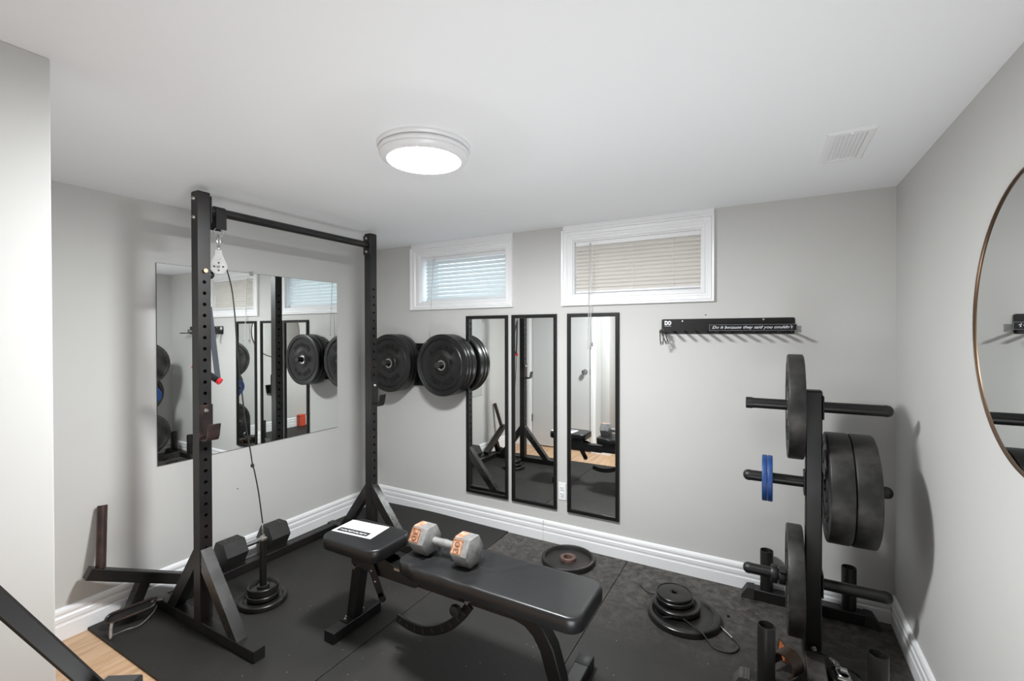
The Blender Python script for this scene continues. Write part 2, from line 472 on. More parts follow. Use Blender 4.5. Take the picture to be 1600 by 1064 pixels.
# closet door in the wall that faces the back wall (seen in the mirrors)
dr = structure('door_1', ((d0 + d1) / 2, PY, 0))
MB().box(d0 + 0.003, d1 - 0.003, PY - 0.045, PY - 0.008, 0.012, dz - 0.003, 0.002).build('slab', 'door_white', dr)
kn = MB().lathe((0.955, PY - 0.008, 0.945), Y, [(0.0, 0), (0.032, 0), (0.032, 0.006), (0.014, 0.010), (0.012, 0.032), (0.024, 0.040), (0.028, 0.052), (0.024, 0.064), (0.0, 0.068)], 28, False).build('knob', 'chrome', dr)
MB().box(d1 - 0.004, d1 + 0.006, PY - 0.02, PY + 0.002, 0.91, 0.98).build('strike_plate', 'dark_steel', dr)
for z in (0.30, 1.70):
    MB().cyl((d0, PY + 0.001, z), (d0, PY + 0.001, z + 0.09), 0.007).build('hinge', 'dark_steel', dr)
b = MB()
for x0, x1, z0, z1 in ((d0 - 0.066, d0 - 0.006, 0, dz + 0.066), (d1 + 0.006, d1 + 0.066, 0, dz + 0.066), (d0 - 0.006, d1 + 0.006, dz + 0.006, dz + 0.066)):
    b.box(x0, x1, PY, PY + 0.016, z0, z1, 0.004)
    b.box(x0 + 0.014, x1 - 0.014, PY + 0.012, PY + 0.021, z0, z1 - 0.008, 0.003)
struct(b.build('trim_3', 'white_trim'))

# ------------------------------------------------------------------ rubber mats
def floor_mat(x0, x1, y0, y1, mat, label, lift=None):
    nx, ny = 24, 36
    th = 0.012
    top = [[V((x0 + (x1 - x0) * i / nx, y0 + (y1 - y0) * j / ny, th)) for i in range(nx + 1)] for j in range(ny + 1)]
    if lift:
        for row in top:
            for p in row: p.z += lift(p.x, p.y)
    vs = [p for r in top for p in r] + [p - Z * (th - 0.0005) for r in top for p in r]
    n = (nx + 1) * (ny + 1); idx = lambda i, j: j * (nx + 1) + i
    fs = []
    for j in range(ny):
        for i in range(nx):
            q = [idx(i, j), idx(i + 1, j), idx(i + 1, j + 1), idx(i, j + 1)]
            fs.append(q); fs.append([k + n for k in q][::-1])
    for i in range(nx):
        fs.append([idx(i, 0), idx(i, 0) + n, idx(i + 1, 0) + n, idx(i + 1, 0)]); fs.append([idx(i, ny), idx(i + 1, ny), idx(i + 1, ny) + n, idx(i, ny) + n])
    for j in range(ny):
        fs.append([idx(0, j), idx(0, j + 1), idx(0, j + 1) + n, idx(0, j) + n]); fs.append([idx(nx, j), idx(nx, j) + n, idx(nx, j + 1) + n, idx(nx, j + 1)])
    o = MB().add(vs, fs).build('rubber_floor_mat', mat)
    return tag(o, label, 'floor mat', 'black rubber gym mats')
def curl(x, y):
    e = max(0, (y + 0.35) / 0.35)
    return e * e * (0.018 * math.exp(-((x - 0.62) / 0.33) ** 2) + 0.006 * (1 + math.sin(x * 7)) / 2)
floor_mat(0.018, 1.252, -1.888, -0.018, 'mat_rubber', 'black rubber mat under the squat rack, its edge meeting the wooden planks', curl)
floor_mat(1.256, 2.088, -1.888, -0.018, 'mat_rubber_dusty', 'black rubber mat under the long bench pad, in the middle of the room')
floor_mat(2.092, 3.350, -1.888, -0.018, 'mat_rubber_dusty', 'dusty black rubber mat under the plate tree beside the right wall')

# ------------------------------------------------------------------ ceiling light, vent, outlet
def flush_light(x, y, mat, label):
    t = thing('ceiling_light', (x, y, H_), label, 'ceiling light')
    MB().lathe((x, y, H_), -Z, [(0.0, 0), (0.172, 0), (0.172, 0.008), (0.168, 0.013), (0.158, 0.015), (0.158, 0.018), (0.0, 0.018)], 64, False).build('base_ring', 'white_plastic', t, 30)
    MB().lathe((x, y, H_), -Z, [(0.164, 0.018), (0.166, 0.024), (0.164, 0.030), (0.162, 0.032), (0.163, 0.038), (0.158, 0.046), (0.146, 0.053), (0.135, 0.055), (0.135, 0.046), (0.150, 0.03), (0.150, 0.018)], 64).build('trim_ring', 'white_plastic', t, 30)
    MB().lathe((x, y, H_), -Z, [(0.0, 0.046), (0.1345, 0.046), (0.1345, 0.055), (0.12, 0.059), (0.08, 0.063), (0.03, 0.065), (0.0, 0.065)], 48, False).build('diffuser', mat, t)
    return t
flush_light(1.715, -1.46, 'lamp_diffuser', 'round white flush ceiling light, lit, in the middle of the ceiling')
flush_light(2.3, -5.0, 'hall_fill_diffuser', 'added round white fill light on the hall ceiling, unseen behind the camera')  # second fixture, added out of view for fill

t = thing('ceiling_vent', (3.085, -0.69, H_), 'white rectangular air vent on the ceiling near the right wall', 'vent')
vx0, vx1, vy0, vy1 = 3.018, 3.158, -0.856, -0.535
b = MB().loft([[V((p, q, H_ - d)) for p, q in ((vx0 + o, vy0 + o), (vx1 - o, vy0 + o), (vx1 - o, vy1 - o), (vx0 + o, vy1 - o))] for o, d in ((0, 0), (0, 0.004), (0.006, 0.008), (0.024, 0.008), (0.026, 0.003), (0.026, 0))], closed=True)
b.build('frame', 'white_trim', t, 20)
for i in range(7):
    x = vx0 + 0.032 + i * 0.0128
    MB().beam((x, vy0 + 0.026, H_ - 0.004), (x, vy1 - 0.026, H_ - 0.004), 0.010, 0.0015, 0, upv=(0.5, 0, 1)).build('louver', 'white_trim', t)
MB().box(3.088 - 0.004, 3.088 + 0.004, vy0 + 0.008, vy0 + 0.02, H_ - 0.014, H_ - 0.008).build('lever', 'white_trim', t)

t = thing('power_outlet', (1.653, 0, 0.36), 'white power outlet between the middle and right framed mirrors', 'outlet')
MB().box(1.626, 1.681, -0.006, 0, 0.303, 0.418, 0.002).build('cover_plate', 'white_plastic', t)
for z in (0.341, 0.381):
    rc = MB().box(1.639, 1.669, -0.009, -0.006, z - 0.016, z + 0.016, 0.0012).build('receptacle', 'white_trim', t)
    MB().box(1.646, 1.649, -0.0098, -0.0088, z - 0.002, z + 0.008).box(1.659, 1.662, -0.0098, -0.0088, z - 0.002, z + 0.006).cyl((1.654, -0.0098, z - 0.009), (1.654, -0.0088, z - 0.009), 0.003).build('slot', 'ink_black', rc)

# ------------------------------------------------------------------ mirrors
t = thing('wall_mirror', (0, -1.01, 0.70), 'large frameless mirror on the left wall behind the squat rack', 'mirror')
MB().box(0.001, 0.0055, -1.593, -0.425, 0.700, 1.782).build('backing', 'dark_edge', t)
MB().box(0.0055, 0.0065, -1.5915, -0.4265, 0.7015, 1.7805).build('glass', 'mirror_glass', t)
for y in (-1.08,):
    MB().box(0.0065, 0.0095, y - 0.012, y + 0.012, 1.768, 1.792, 0.001).build('clip', 'steel', t)
def slim_mirror(x0, x1, label):
    z0, z1, f = 0.236, 1.530, 0.024
    t = thing('framed_mirror', ((x0 + x1) / 2, 0, z0), label, 'mirror', 'slim black framed mirrors on the back wall')
    MB().rectframe(x0 + f, x1 - f, z0 + f, z1 - f, [(0, 0.002), (0, 0.010), (0.003, 0.017), (f - 0.002, 0.018), (f, 0.016), (f, 0.002)]).build('frame', 'black_frame', t, 25)
    MB().box(x0 + f - 0.001, x1 - f + 0.001, -0.007, -0.003, z0 + f - 0.001, z1 - f + 0.001).build('glass', 'mirror_glass', t)
slim_mirror(0.893, 1.246, 'slim black framed mirror partly behind the wall-mounted bumper plates')
slim_mirror(1.277, 1.617, 'slim black framed mirror in the middle, left of the power outlet')
slim_mirror(1.692, 2.034, 'slim black framed mirror right of the power outlet, below the wider window')
t = thing('round_mirror', (W_, -1.341, 1.06), 'large round mirror with thin bronze frame on the right wall', 'mirror')
c = (W_, -1.341, 1.43)
MB().lathe(c, -X, [(0.362, 0.002), (0.362, 0.008), (0.364, 0.011), (0.368, 0.011), (0.370, 0.008), (0.370, 0.002)], 96).build('frame', 'bronze', t)
MB().lathe(c, -X, [(0.0, 0.002), (0.3625, 0.002), (0.3625, 0.007), (0.0, 0.007)], 96, False).build('glass', 'mirror_glass', t)

# ------------------------------------------------------------------ window blinds
def blind(w, pitch, tilt, slat_mat, label, droop, depth, cords, wand_x, gap):
    x0, x1, z0, z1 = w[0] + 0.008 + gap, w[1] - 0.008, w[2] + 0.008, w[3] - 0.006
    t = thing('window_blind', ((x0 + x1) / 2, depth, z0), label, 'blind', 'horizontal slat blinds in the basement windows')
    zt = z1 - 0.026
    MB().box(x0, x1, depth - 0.014, depth + 0.014, zt, z1, 0.002).build('headrail', 'white_plastic', t)
    zb = z0 + 0.022
    n = round((zt - zb) / pitch); pitch = (zt - zb) / n
    hw = 0.0185
    me = None
    for i in range(n):
        z = zt - pitch * (i + 0.6)
        a = math.radians(tilt + rnd.uniform(-1.5, 1.5))
        dy, dzz = hw * math.cos(a), hw * math.sin(a)
        dr_ = droop * (i / n) ** 2
        cx = []
        ring = lambda x, zz: [V((x, depth - dy, zz - dzz)), V((x, depth - 0.0022 * math.sin(a), zz + 0.0022 * math.cos(a))), V((x, depth + dy, zz + dzz)), V((x, depth + dy + 0.0004, zz + dzz - 0.0008)), V((x, depth - 0.0014 * math.sin(a), zz + 0.0014 * math.cos(a))), V((x, depth - dy + 0.0004, zz - dzz - 0.0008))]
        MB().loft([ring(x0 + 0.002 + i * gap * 0.04, z - dr_), ring(x1 - 0.002, z)]).build('slat', slat_mat, t, 60)
    MB().beam((x0 + gap * 0.5, depth, zb - 0.012 - droop), (x1, depth, zb - 0.010), 0.026, 0.014, 0.003).build('bottom_rail', 'white_plastic', t)
    for cx in cords:
        MB().cyl((cx, depth - 0.019, zb - droop * 0.5), (cx, depth - 0.019, zt), 0.0008, n=6).cyl((cx, depth + 0.019, zb), (cx, depth + 0.019, zt), 0.0008, n=6).build('ladder_cord', 'white_plastic', t)
    hk = MB().tube([(wand_x, depth - 0.014, zt + 0.012), (wand_x, depth - 0.034, zt + 0.008), (wand_x, depth - 0.038, zt - 0.008)], 0.0022, 8).build('wand_hook', 'steel', t)
    return t, zt
t, zt = blind(w1, 0.0295, 57, 'slat_white', 'white slat blind in the left, smaller window lit bluish by daylight', 0.008, 0.045, (0.78, 1.06), 0.575, 0.012)
MB().cyl((0.575, 0.007, zt), (0.568, -0.03, 1.40), 0.0028, n=8).cyl((0.568, -0.03, 1.40), (0.568, -0.03, 1.38), 0.0042, n=8).build('wand', 'clear_plastic', t)
t, zt = blind(w2, 0.0235, 55, 'slat_cream', 'closed beige slat blind in the right, wider window', 0.0, 0.032, (1.88, 2.11, 2.345), 1.845, 0.0)
MB().cyl((1.845, -0.006, zt), (1.842, -0.034, 1.30), 0.0034, n=8).build('wand', 'clear_plastic', t)
for dx in (0.012, 0.018):
    MB().cyl((1.848 + dx, -0.001, zt), (1.838 + dx, -0.030, 1.34), 0.0011, n=6).build('pull_cord', 'white_plastic', t)
MB().lathe((1.853, -0.030, 1.345), -Z, [(0.001, 0), (0.005, 0.004), (0.006, 0.025), (0.0, 0.03)], 12, False).build('tassel', 'clear_plastic', t)

# ------------------------------------------------------------------ weight plates
def bumper(name, c, axis, R, th, mat, label, group, letters=True, hub='steel', hole=0.0258):
    c = V(c); d, a, b_ = basis(axis); h = th / 2
    t = thing(name, c - Z * R, label, 'weight plate', group)
    bv = min(0.006, th * 0.15); k = R / 0.225
    half = [(hole + 0.012, h - 0.001), (0.070 * k, h - 0.001), (0.073 * k, h - 0.0045), (0.078 * k, h - 0.0045), (0.081 * k, h - 0.003), (R - 0.047 * k, h - 0.003), (R - 0.043 * k, h - 0.006), (R - 0.038 * k, h - 0.006), (R - 0.034 * k, h), (R - bv, h), (R - bv * 0.3, h - bv * 0.3), (R, h - bv)]
    prof = half + [(r, -s) for r, s in half[::-1]]
    MB().lathe(c, d, prof, 72).build('disc', mat, t, 30)
    MB().lathe(c, d, [(hole, -h), (hole + 0.006, -h), (hole + 0.012, -h + 0.002), (hole + 0.012, h - 0.002), (hole + 0.006, h), (hole, h)], 32).build('hub', hub, t, 30)
    if letters:
        lb = MB()
        for sgn in (1, -1):
            for base in (90, 270):
                for q in range(9):
                    if q == 4 and base == 270: continue
                    ang = math.radians(base + (q - 4) * 11.5)
                    er = a * math.cos(ang) + b_ * math.sin(ang); et = -a * math.sin(ang) + b_ * math.cos(ang)
                    p = c + er * (R * 0.58) + d * (sgn * (h - 0.0032))
                    hh, ww = R * 0.075, R * (0.028 + 0.016 * ((q * 7) % 3) / 2)
                    dd = d * (sgn * 0.0028)
                    for ox, oy, wx, wy in ((0, hh * 0.8, ww, hh * 0.2), (0, -hh * 0.8, ww, hh * 0.2), (-ww, 0, ww * 0.35, hh), (ww * (1 if q % 2 else 0.1), 0, ww * 0.35, hh)):
                        pc = p + et * ox + er * oy
                        r0 = [pc + et * x + er * y for x, y in ((-wx, -wy), (wx, -wy), (wx, wy), (-wx, wy))]
                        lb.loft([r0, [v + dd for v in r0]])
        tag(lb.build('raised_lettering', mat, t), kind='stuff')
    return t
def iron_plate(name, c, R, th, mat, label, group, rim=0.02, hole=0.014, hubr=0.03, dish=0.5, axis=None, hubmat=None):
    c = V(c)                                       # c = centre of underside; lies flat
    t = thing(name, c, label, 'weight plate', group)
    dz_ = th * dish
    prof = [(hubr, 0.0), (R - 0.004, 0.0), (R, 0.004), (R, th - 0.004), (R - 0.003, th - 0.001), (R - 0.006, th), (R - rim + 0.004, th), (R - rim, th - 0.003), (R - rim - 0.006, th - dz_), (hubr + 0.006, th - dz_), (hubr, th - dz_)]
    MB().lathe(c, Z, prof, 64).build('disc', mat, t, 30)
    MB().lathe(c, Z, [(hole, 0.001), (hubr, 0.001), (hubr, th - 0.003), (hubr - 0.003, th - 0.001), (hole + 0.004, th - 0.001), (hole, th - 0.004)], 32).build('hub', hubmat or mat, t, 30)
    return t

# ------------------------------------------------------------------ squat rack
UXc, UW = 0.5125, 0.055
UY = (-1.6275, -0.575)
ZT = 2.062
MZ = 0.0125                       # top of the mats
rack = thing('squat_rack', (UXc, -1.10, MZ), 'black steel squat rack with perforated uprights and pull-up bar before the left wall', 'squat rack')
def holed_post(cx, cy, z0, z1, w, hz0, pitch, n, r):
    b = MB(); h = w / 2
    x0, x1, y0, y1 = cx - h, cx + h, cy - h, cy + h
    b.add([(x0, y0, z0), (x1, y0, z0), (x1, y0, z1), (x0, y0, z1)], [[0, 1, 2, 3]])
    b.add([(x0, y1, z0), (x1, y1, z0), (x1, y1, z1), (x0, y1, z1)], [[3, 2, 1, 0]])
    b.add([(x0, y0, z1), (x1, y0, z1), (x1, y1, z1), (x0, y1, z1)], [[0, 1, 2, 3]])
    b.add([(x0, y0, z0), (x1, y0, z0), (x1, y1, z0), (x0, y1, z0)], [[3, 2, 1, 0]])
    for x, sg in ((x1, 1), (x0, -1)):
        za, zb = hz0 - pitch / 2, hz0 - pitch / 2 + pitch * n
        for u, v in ((z0, za), (zb, z1)):
            b.add([(x, y0, u), (x, y1, u), (x, y1, v), (x, y0, v)], [[0, 1, 2, 3]])
        for i in range(n):
            zc = hz0 + pitch * i; N = 16; outer = []; inner = []; deep = []
            for k in range(N):
                a = 2 * PI * k / N + PI / 4
                cs, sn = math.cos(a), math.sin(a); m = max(abs(cs), abs(sn))
                outer.append(V((x, cy + cs / m * h, zc + sn / m * pitch / 2)))
                inner.append(V((x, cy + cs * r, zc + sn * r)))
                deep.append(V((x - sg * 0.022, cy + cs * r, zc + sn * r)))
            b.loft([outer, inner, deep], False, True)
    return b
for k, cy in enumerate(UY):
    holed_post(UXc, cy, 0.0640, ZT, UW, 0.40, 0.0519, 26, 0.0082).build('upright', 'rack_black', rack, 25)
    MB().box(UXc - UW / 2, UXc + UW / 2, cy - UW / 2, cy + UW / 2, ZT, ZT + 0.005, 0.002).build('end_cap', 'black_plastic', rack)
    MB().beam((0.105, cy, MZ + 0.0257), (0.945, cy, MZ + 0.0257), 0.0505, 0.0505, 0.003).build('foot', 'rack_black', rack)
    MB().box(0.945, 0.9475, cy - 0.0252, cy + 0.0252, MZ + 0.001, MZ + 0.0508).build('foot_cap', 'black_plastic', rack)
    ft = MZ + 0.0512
    for sg, xb, mt in ((1, 0.80, 'rack_gloss'), (-1, 0.255, 'rack_black')):
        xa = UXc + sg * (UW / 2)
        zt_ = 0.40
        w = 0.055
        x_o = xb + sg * 0.025; x_i = xb - sg * 0.045
        poly = [(xa, zt_), (x_o, ft), (x_i, ft), (xa, zt_ - 0.095)]
        MB().prism(poly, (0, cy - 0.025, 0), X, Z, -0.05).build('brace', 'rack_gloss' if k else mt, rack)
MB().beam((0.16, UY[0] + 0.0255, MZ + 0.0257), (0.16, UY[1] - 0.0255, MZ + 0.0257), 0.05, 0.0505, 0.003).build('rear_beam', 'rack_black', rack)
zb_ = 1.990
MB().cyl((UXc, UY[0] + 0.034, zb_), (UXc, UY[1] - 0.034, zb_), 0.021, n=24).build('pull_up_bar', 'rack_black', rack)
for cy, s in ((UY[0], 1), (UY[1], -1)):
    yy = cy + s * UW / 2
    f = MB().box(UXc - 0.032, UXc + 0.032, min(yy, yy + s * 0.007), max(yy, yy + s * 0.007), 1.925, 2.052, 0.002).build('flange', 'rack_black', rack)
    for z in (1.945, 2.032):
        MB().lathe((UXc + 0.0, yy + s * 0.007, z), Y * s, [(0, 0), (0.009, 0), (0.009, 0.006), (0.005, 0.010), (0, 0.010)], 12, False).build('bolt', 'steel', f)
        MB().lathe((UXc + 0.0, cy - s * UW / 2, z), -Y * s, [(0, 0), (0.009, 0), (0.009, 0.004), (0.006, 0.009), (0, 0.009)], 12, False).build('bolt', 'steel', f)

def rack_hook(cy, ztop, label, mt):
    x = UXc + UW / 2 + 0.001
    t = thing('rack_hook', (x, cy, ztop - 0.16), label, 'hook', 'j-hooks on the squat rack uprights')
    MB().box(x, x + 0.006, cy - 0.031, cy + 0.031, ztop - 0.165, ztop, 0.002).build('back_plate', mt, t)
    MB().box(x - 0.045, x, cy + 0.029, cy + 0.034, ztop - 0.150, ztop - 0.062, 0.002).build('side_plate', mt, t)
    z0 = ztop - 0.165
    MB().ribbon([(x + 0.006, z0 + 0.006), (x + 0.040, z0 + 0.004), (x + 0.056, z0 + 0.008), (x + 0.064, z0 + 0.022), (x + 0.076, z0 + 0.080)], 0.008, cy - 0.027, cy + 0.027, 0.001).build('hook_lip', mt, t, 40)
    MB().ribbon([(x + 0.007, z0 + 0.013), (x + 0.040, z0 + 0.011), (x + 0.050, z0 + 0.0145)], 0.006, cy - 0.024, cy + 0.024, 0.001).build('liner', 'black_plastic', t)
    MB().lathe((x + 0.006, cy, ztop - 0.028), X, [(0, 0), (0.010, 0), (0.010, 0.004), (0.006, 0.009), (0, 0.009)], 12, False).build('pin', 'steel', t)
rack_hook(UY[0], 1.074, 'worn brownish steel bar hook on the near upright of the squat rack', 'rack_worn')
rack_hook(UY[1], 1.085, 'black bar hook on the far upright of the squat rack, near the wall plates', 'rack_black')
# hitch pin pushed through the near upright
t = thing('rack_pin', (UXc, UY[0], 1.712), 'coppery round pin pushed through a hole high on the near rack upright', 'pin')
MB().cyl((UXc + UW / 2 + 0.0005, UY[0], 1.698), (UXc + UW / 2 + 0.014, UY[0], 1.698), 0.0095, n=20).build('pin_tip', 'brass', t)
MB().cyl((UXc - UW / 2 - 0.008, UY[0], 1.698), (UXc - UW / 2 - 0.0005, UY[0], 1.698), 0.008, n=16).build('pin_end', 'steel', t)

# cable pulley hanging on the pull-up bar
py = -1.548
pul = thing('cable_pulley', (UXc, py, 1.69), 'silver pulley with black cable hanging from the pull-up bar on a black strap', 'pulley')
b = MB().loft([[V((UXc + x, yy, z)) for x, z in [(0.026 * math.cos(a), zb_ + 0.026 * math.sin(a)) for a in [math.radians(q) for q in range(0, 181, 15)]] + [(-0.026, 1.905), (-0.0225, 1.905)] + [(0.0225 * math.cos(a), zb_ + 0.0225 * math.sin(a)) for a in [math.radians(q) for q in range(180, -1, -15)]] + [(0.0225, 1.905), (0.026, 1.905)]] for yy in (py - 0.024, py + 0.024)])
b.build('strap', 'nylon', pul)
def ring_pts(c, r, ax, n=20, k=1.0):
    d, a, e = basis(ax)
    return [V(c) + a * (r * math.cos(2 * PI * i / n)) + e * (r * k * math.sin(2 * PI * i / n)) for i in range(n)]
MB().tube(ring_pts((UXc, py, 1.896), 0.021, X), 0.0026, 8, True).build('ring', 'chrome', pul)
MB().tube(ring_pts((UXc, py, 1.851), 0.0125, X + Y * 0.6, 24, 2.5), 0.0026, 8, True).build('carabiner', 'chrome', pul)
MB().tube(ring_pts((UXc, py, 1.815), 0.008, Y + X * 0.5, 16, 1.5), 0.0028, 8, True).build('swivel_eye', 'chrome', pul)
pc = V((UXc, py, 1.728))
pdir = V((0.86, -0.5, 0)).normalized()                     # wheel axle
side = Z.cross(pdir).normalized()
outl = []
for i in range(25):
    a = math.radians(-200 + 220 * i / 24); outl.append((0.036 * math.cos(a), 0.036 * math.sin(a)))
outl += [(0.016, 0.056), (0.013, 0.080), (-0.013, 0.080), (-0.016, 0.056)]
for s in (-1, 1):
    o = pc + pdir * (s * 0.010) - pdir * 0.0012
    pl = MB().prism(outl, o, side, Z, 0.0024).build('side_plate', 'zinc', pul)
    if s == 1:
        hb = MB()
        for dx, dz_ in ((0.018, 0), (-0.018, 0), (0, 0.018), (0, -0.018)):
            p = o - pdir * -0.0024 + side * dx + Z * dz_
            p = pc + pdir * 0.0114 + side * dx + Z * dz_
            hb.cyl(p, p + pdir * 0.0012, 0.0042, n=10)
        hb.build('hole', 'ink_black', pl)
        MB().cyl(pc + pdir * 0.0114, pc + pdir * 0.016, 0.007, n=12).build('axle', 'steel', pl)
MB().lathe(pc - pdir * 0.007, pdir, [(0.006, 0), (0.033, 0), (0.027, 0.007), (0.033, 0.014), (0.006, 0.014)], 32).build('wheel', 'black_plastic', pul)
MB().cyl(pc + Z * 0.074 - pdir * 0.009, pc + Z * 0.074 + pdir * 0.009, 0.006, n=12).build('top_bolt', 'zinc', pul)
PIN = V((0.545, -1.355, 0))
cab = [pc + side * 0.030 + Z * 0.002]
for p in ((0.520, -1.492, 1.63), (0.524, -1.478, 1.48), (0.525, -1.470, 1.33), (0.526, -1.452, 1.15), (0.527, -1.432, 0.96), (0.530, -1.408, 0.80), (0.532, -1.400, 0.735), (0.535, -1.392, 0.700), (0.538, -1.372, 0.58), (0.545, -1.356, 0.42)):
    cab.append(V(p))
def smooth(pts, n=5):
    out = []; P = [V(p) for p in pts]
    for i in range(len(P) - 1):
        p0, p1, p2, p3 = P[max(i - 1, 0)], P[i], P[i + 1], P[min(i + 2, len(P) - 1)]
        for k in range(n):
            t = k / n
            out.append(0.5 * ((2 * p1) + (p2 - p0) * t + (2 * p0 - 5 * p1 + 4 * p2 - p3) * t * t + (-p0 + 3 * p1 - 3 * p2 + p3) * t ** 3))
    return out + [P[-1]]
top = [pc + side * (0.030 * math.cos(a)) + Z * (0.030 * math.sin(a)) for a in [math.radians(q) for q in range(180, 0, -20)]]
left = [V((0.470, -1.573, 1.60)), V((0.478, -1.571, 1.66))]
MB().tube(smooth(left + top + cab), 0.0032, 8).build('cable', 'cable_black', pul)
MB().lathe((0.532, -1.400, 0.718), Z, [(0, 0), (0.008, 0.004), (0.009, 0.012), (0.006, 0.02), (0, 0.024)], 14, False).build('cable_stop', 'cable_black', pul)
MB().lathe((0.475, -1.572, 1.668), Z, [(0, 0), (0.014, 0.004), (0.021, 0.015), (0.021, 0.025), (0.014, 0.037), (0, 0.041)], 20, False).build('ball_stop', 'black_plastic', pul)
MB().tube(ring_pts((0.470, -1.573, 1.575), 0.010, X, 20, 2.6), 0.0024, 8, True).build('snap_hook', 'zinc', pul)
MB().tube(ring_pts((0.545, -1.356, 0.385), 0.010, X + Y, 20, 3.4), 0.003, 8, True).build('snap_hook', 'steel', pul)

# stirrup handle on the other end of the cable
hd = thing('pull_stirrup', (0.455, -1.58, 1.17), 'grey strap handle with black grip and red end caps hanging behind the rack upright', 'stirrup')
e1, e2 = V((0.478, -1.536, 1.175)), V((0.389, -1.589, 1.242))
tp = V((0.470, -1.573, 1.545))
for e in (e1, e2):
    MB().beam(tp + (e - tp) * 0.03, e + (e - tp).normalized() * 0.012, 0.026, 0.003, 0, upv=(0.55, -0.8, 0)).build('webbing', 'grey_webbing', hd)
d = (e2 - e1).normalized()
MB().cyl(e1 + d * 0.006, e2 - d * 0.006, 0.0155, n=20).build('grip', 'black_plastic', hd)
for e, s in ((e1, -1), (e2, 1)):
    MB().cyl(e + d * (s * 0.002), e + d * (s * 0.013), 0.0165, n=20).build('end_cap', 'red_plastic', hd)

# loading pin with small plates
lp = thing('loading_pin', (PIN.x, PIN.y, MZ), 'black upright loading pin standing through stacked small plates below the pulley', 'loading pin')
MB().cyl((PIN.x, PIN.y, 0.105), (PIN.x, PIN.y, 0.335), 0.0165, n=20).build('post', 'tree_black', lp)
MB().cyl((PIN.x, PIN.y, 0.014), (PIN.x, PIN.y, 0.105), 0.0125, n=16).build('spigot', 'tree_black', lp)
MB().lathe((PIN.x, PIN.y, 0.335), Z, [(0, 0), (0.0195, 0), (0.0195, 0.008), (0, 0.009)], 20, False).build('top_washer', 'steel', lp)
MB().tube(ring_pts((PIN.x, PIN.y, 0.350), 0.010, X + Y * 0.4, 16, 1.2), 0.003, 8, True).build('eye', 'steel', lp)
iron_plate('weight_plate', (PIN.x, PIN.y, MZ), 0.114, 0.028, 'cast_iron', 'largest black iron plate, lowest on the loading pin', 'small plates on the loading pin', 0.022, dish=0.25)
iron_plate('weight_plate', (PIN.x, PIN.y, MZ + 0.0285), 0.077, 0.024, 'cast_iron', 'middle black iron plate with rounded rim on the loading pin', 'small plates on the loading pin', 0.014, dish=0.2)
iron_plate('weight_plate', (PIN.x, PIN.y, MZ + 0.053), 0.073, 0.038, 'cast_iron', 'topmost black iron plate with raised rim on the loading pin', 'small plates on the loading pin', 0.010, dish=0.4)

# ------------------------------------------------------------------ dumbbells
def hex_ring(o, ax, r, n=6, rot=0.0, k=None):
    d, a, b_ = basis(ax)                        # flat underside: corners at 0, 60 ...
    return [V(o) + a * (r * math.cos(math.radians(60 * i) + rot)) + b_ * (r * math.sin(math.radians(60 * i) + rot)) for i in range(6)]
def hex_head(o, ax, length, r, bev):
    d = V(ax).normalized(); o = V(o)
    rings = [hex_ring(o, d, r - bev * 2.2), hex_ring(o + d * bev, d, r), hex_ring(o + d * (length - bev), d, r), hex_ring(o + d * length, d, r - bev * 2.2)]
    return MB().loft(rings)
# silver dumbbell on the bench, axis along x
BZ = 0.4705
R6 = 0.064; ap = R6 * math.cos(PI / 6)
DY = -1.268
dc = BZ + ap + 0.0005
db = thing('dumbbell', (1.66, DY, BZ), 'grey hex dumbbell with rusty number faces lying on the bench pad', 'dumbbell')
for x0, flip in ((1.503, 1), (1.720, -1)):
    h = hex_head((x0, DY, dc), X, 0.100, R6, 0.013).build('head', 'silver_paint', db)
    xm = x0 + 0.050
    # rust on the top face and on the upper front face, which carries the number
    def face(nrm_ang, inset, mat, name, lift=0.0006, w=0.052, hh=0.05):
        n = V((0, -math.cos(nrm_ang), math.sin(nrm_ang))); ey = V((0, math.sin(nrm_ang), math.cos(nrm_ang)))
        o = V((xm, DY, dc)) + n * ap
        return o, n, ey
    o, n, ey = face(math.radians(30), 0, None, None)
    hw, hh = 0.030, 0.0285
    x_s = -0.040
    plate = MB().prism(roundrect(x_s, x_s + 0.050, -hh, hh, 0.004, 3), o + n * -0.001, X, ey, 0.0018)
    if (X.cross(ey)).dot(n) < 0:
        plate = MB().prism(roundrect(x_s, x_s + 0.050, -hh, hh, 0.004, 3), o + n * 0.0009, X, ey, 0.0018)
    pp = plate.build('number_face', 'rust', h)
    tex = text('raised_number', '30', o + n * 0.0008 + X * (x_s + 0.025), ey * -flip if flip > 0 else ey, (X if flip > 0 else -X), 0.026, 0.042, 'rust_dark', h, 0.0016, 0, 0.01)
    fr = MB()
    for a0, a1, c0, c1 in ((x_s + 0.001, x_s + 0.005, -hh + 0.001, hh - 0.001), (x_s + 0.045, x_s + 0.049, -hh + 0.001, hh - 0.001), (x_s + 0.005, x_s + 0.045, -hh + 0.001, -hh + 0.005), (x_s + 0.005, x_s + 0.045, hh - 0.005, hh - 0.001)):
        q = [o + n * 0.0008 + X * a + ey * c for a, c in ((a0, c0), (a1, c0), (a1, c1), (a0, c1))]
        fr.loft([q, [p + n * 0.0016 for p in q]])
    fr.build('number_border', 'rust_dark', h)
    o, n, ey = face(math.radians(90), 0, None, None)
    MB().add([o + n * 0.0008 + X * a + ey * c for a, c in ((x_s, -hh), (x_s + 0.036, -hh), (x_s + 0.030, -0.005), (x_s + 0.040, 0.01), (x_s + 0.028, hh), (x_s, hh))], [[0, 1, 2, 3, 4, 5]]).build('rust_patch', 'rust', h)
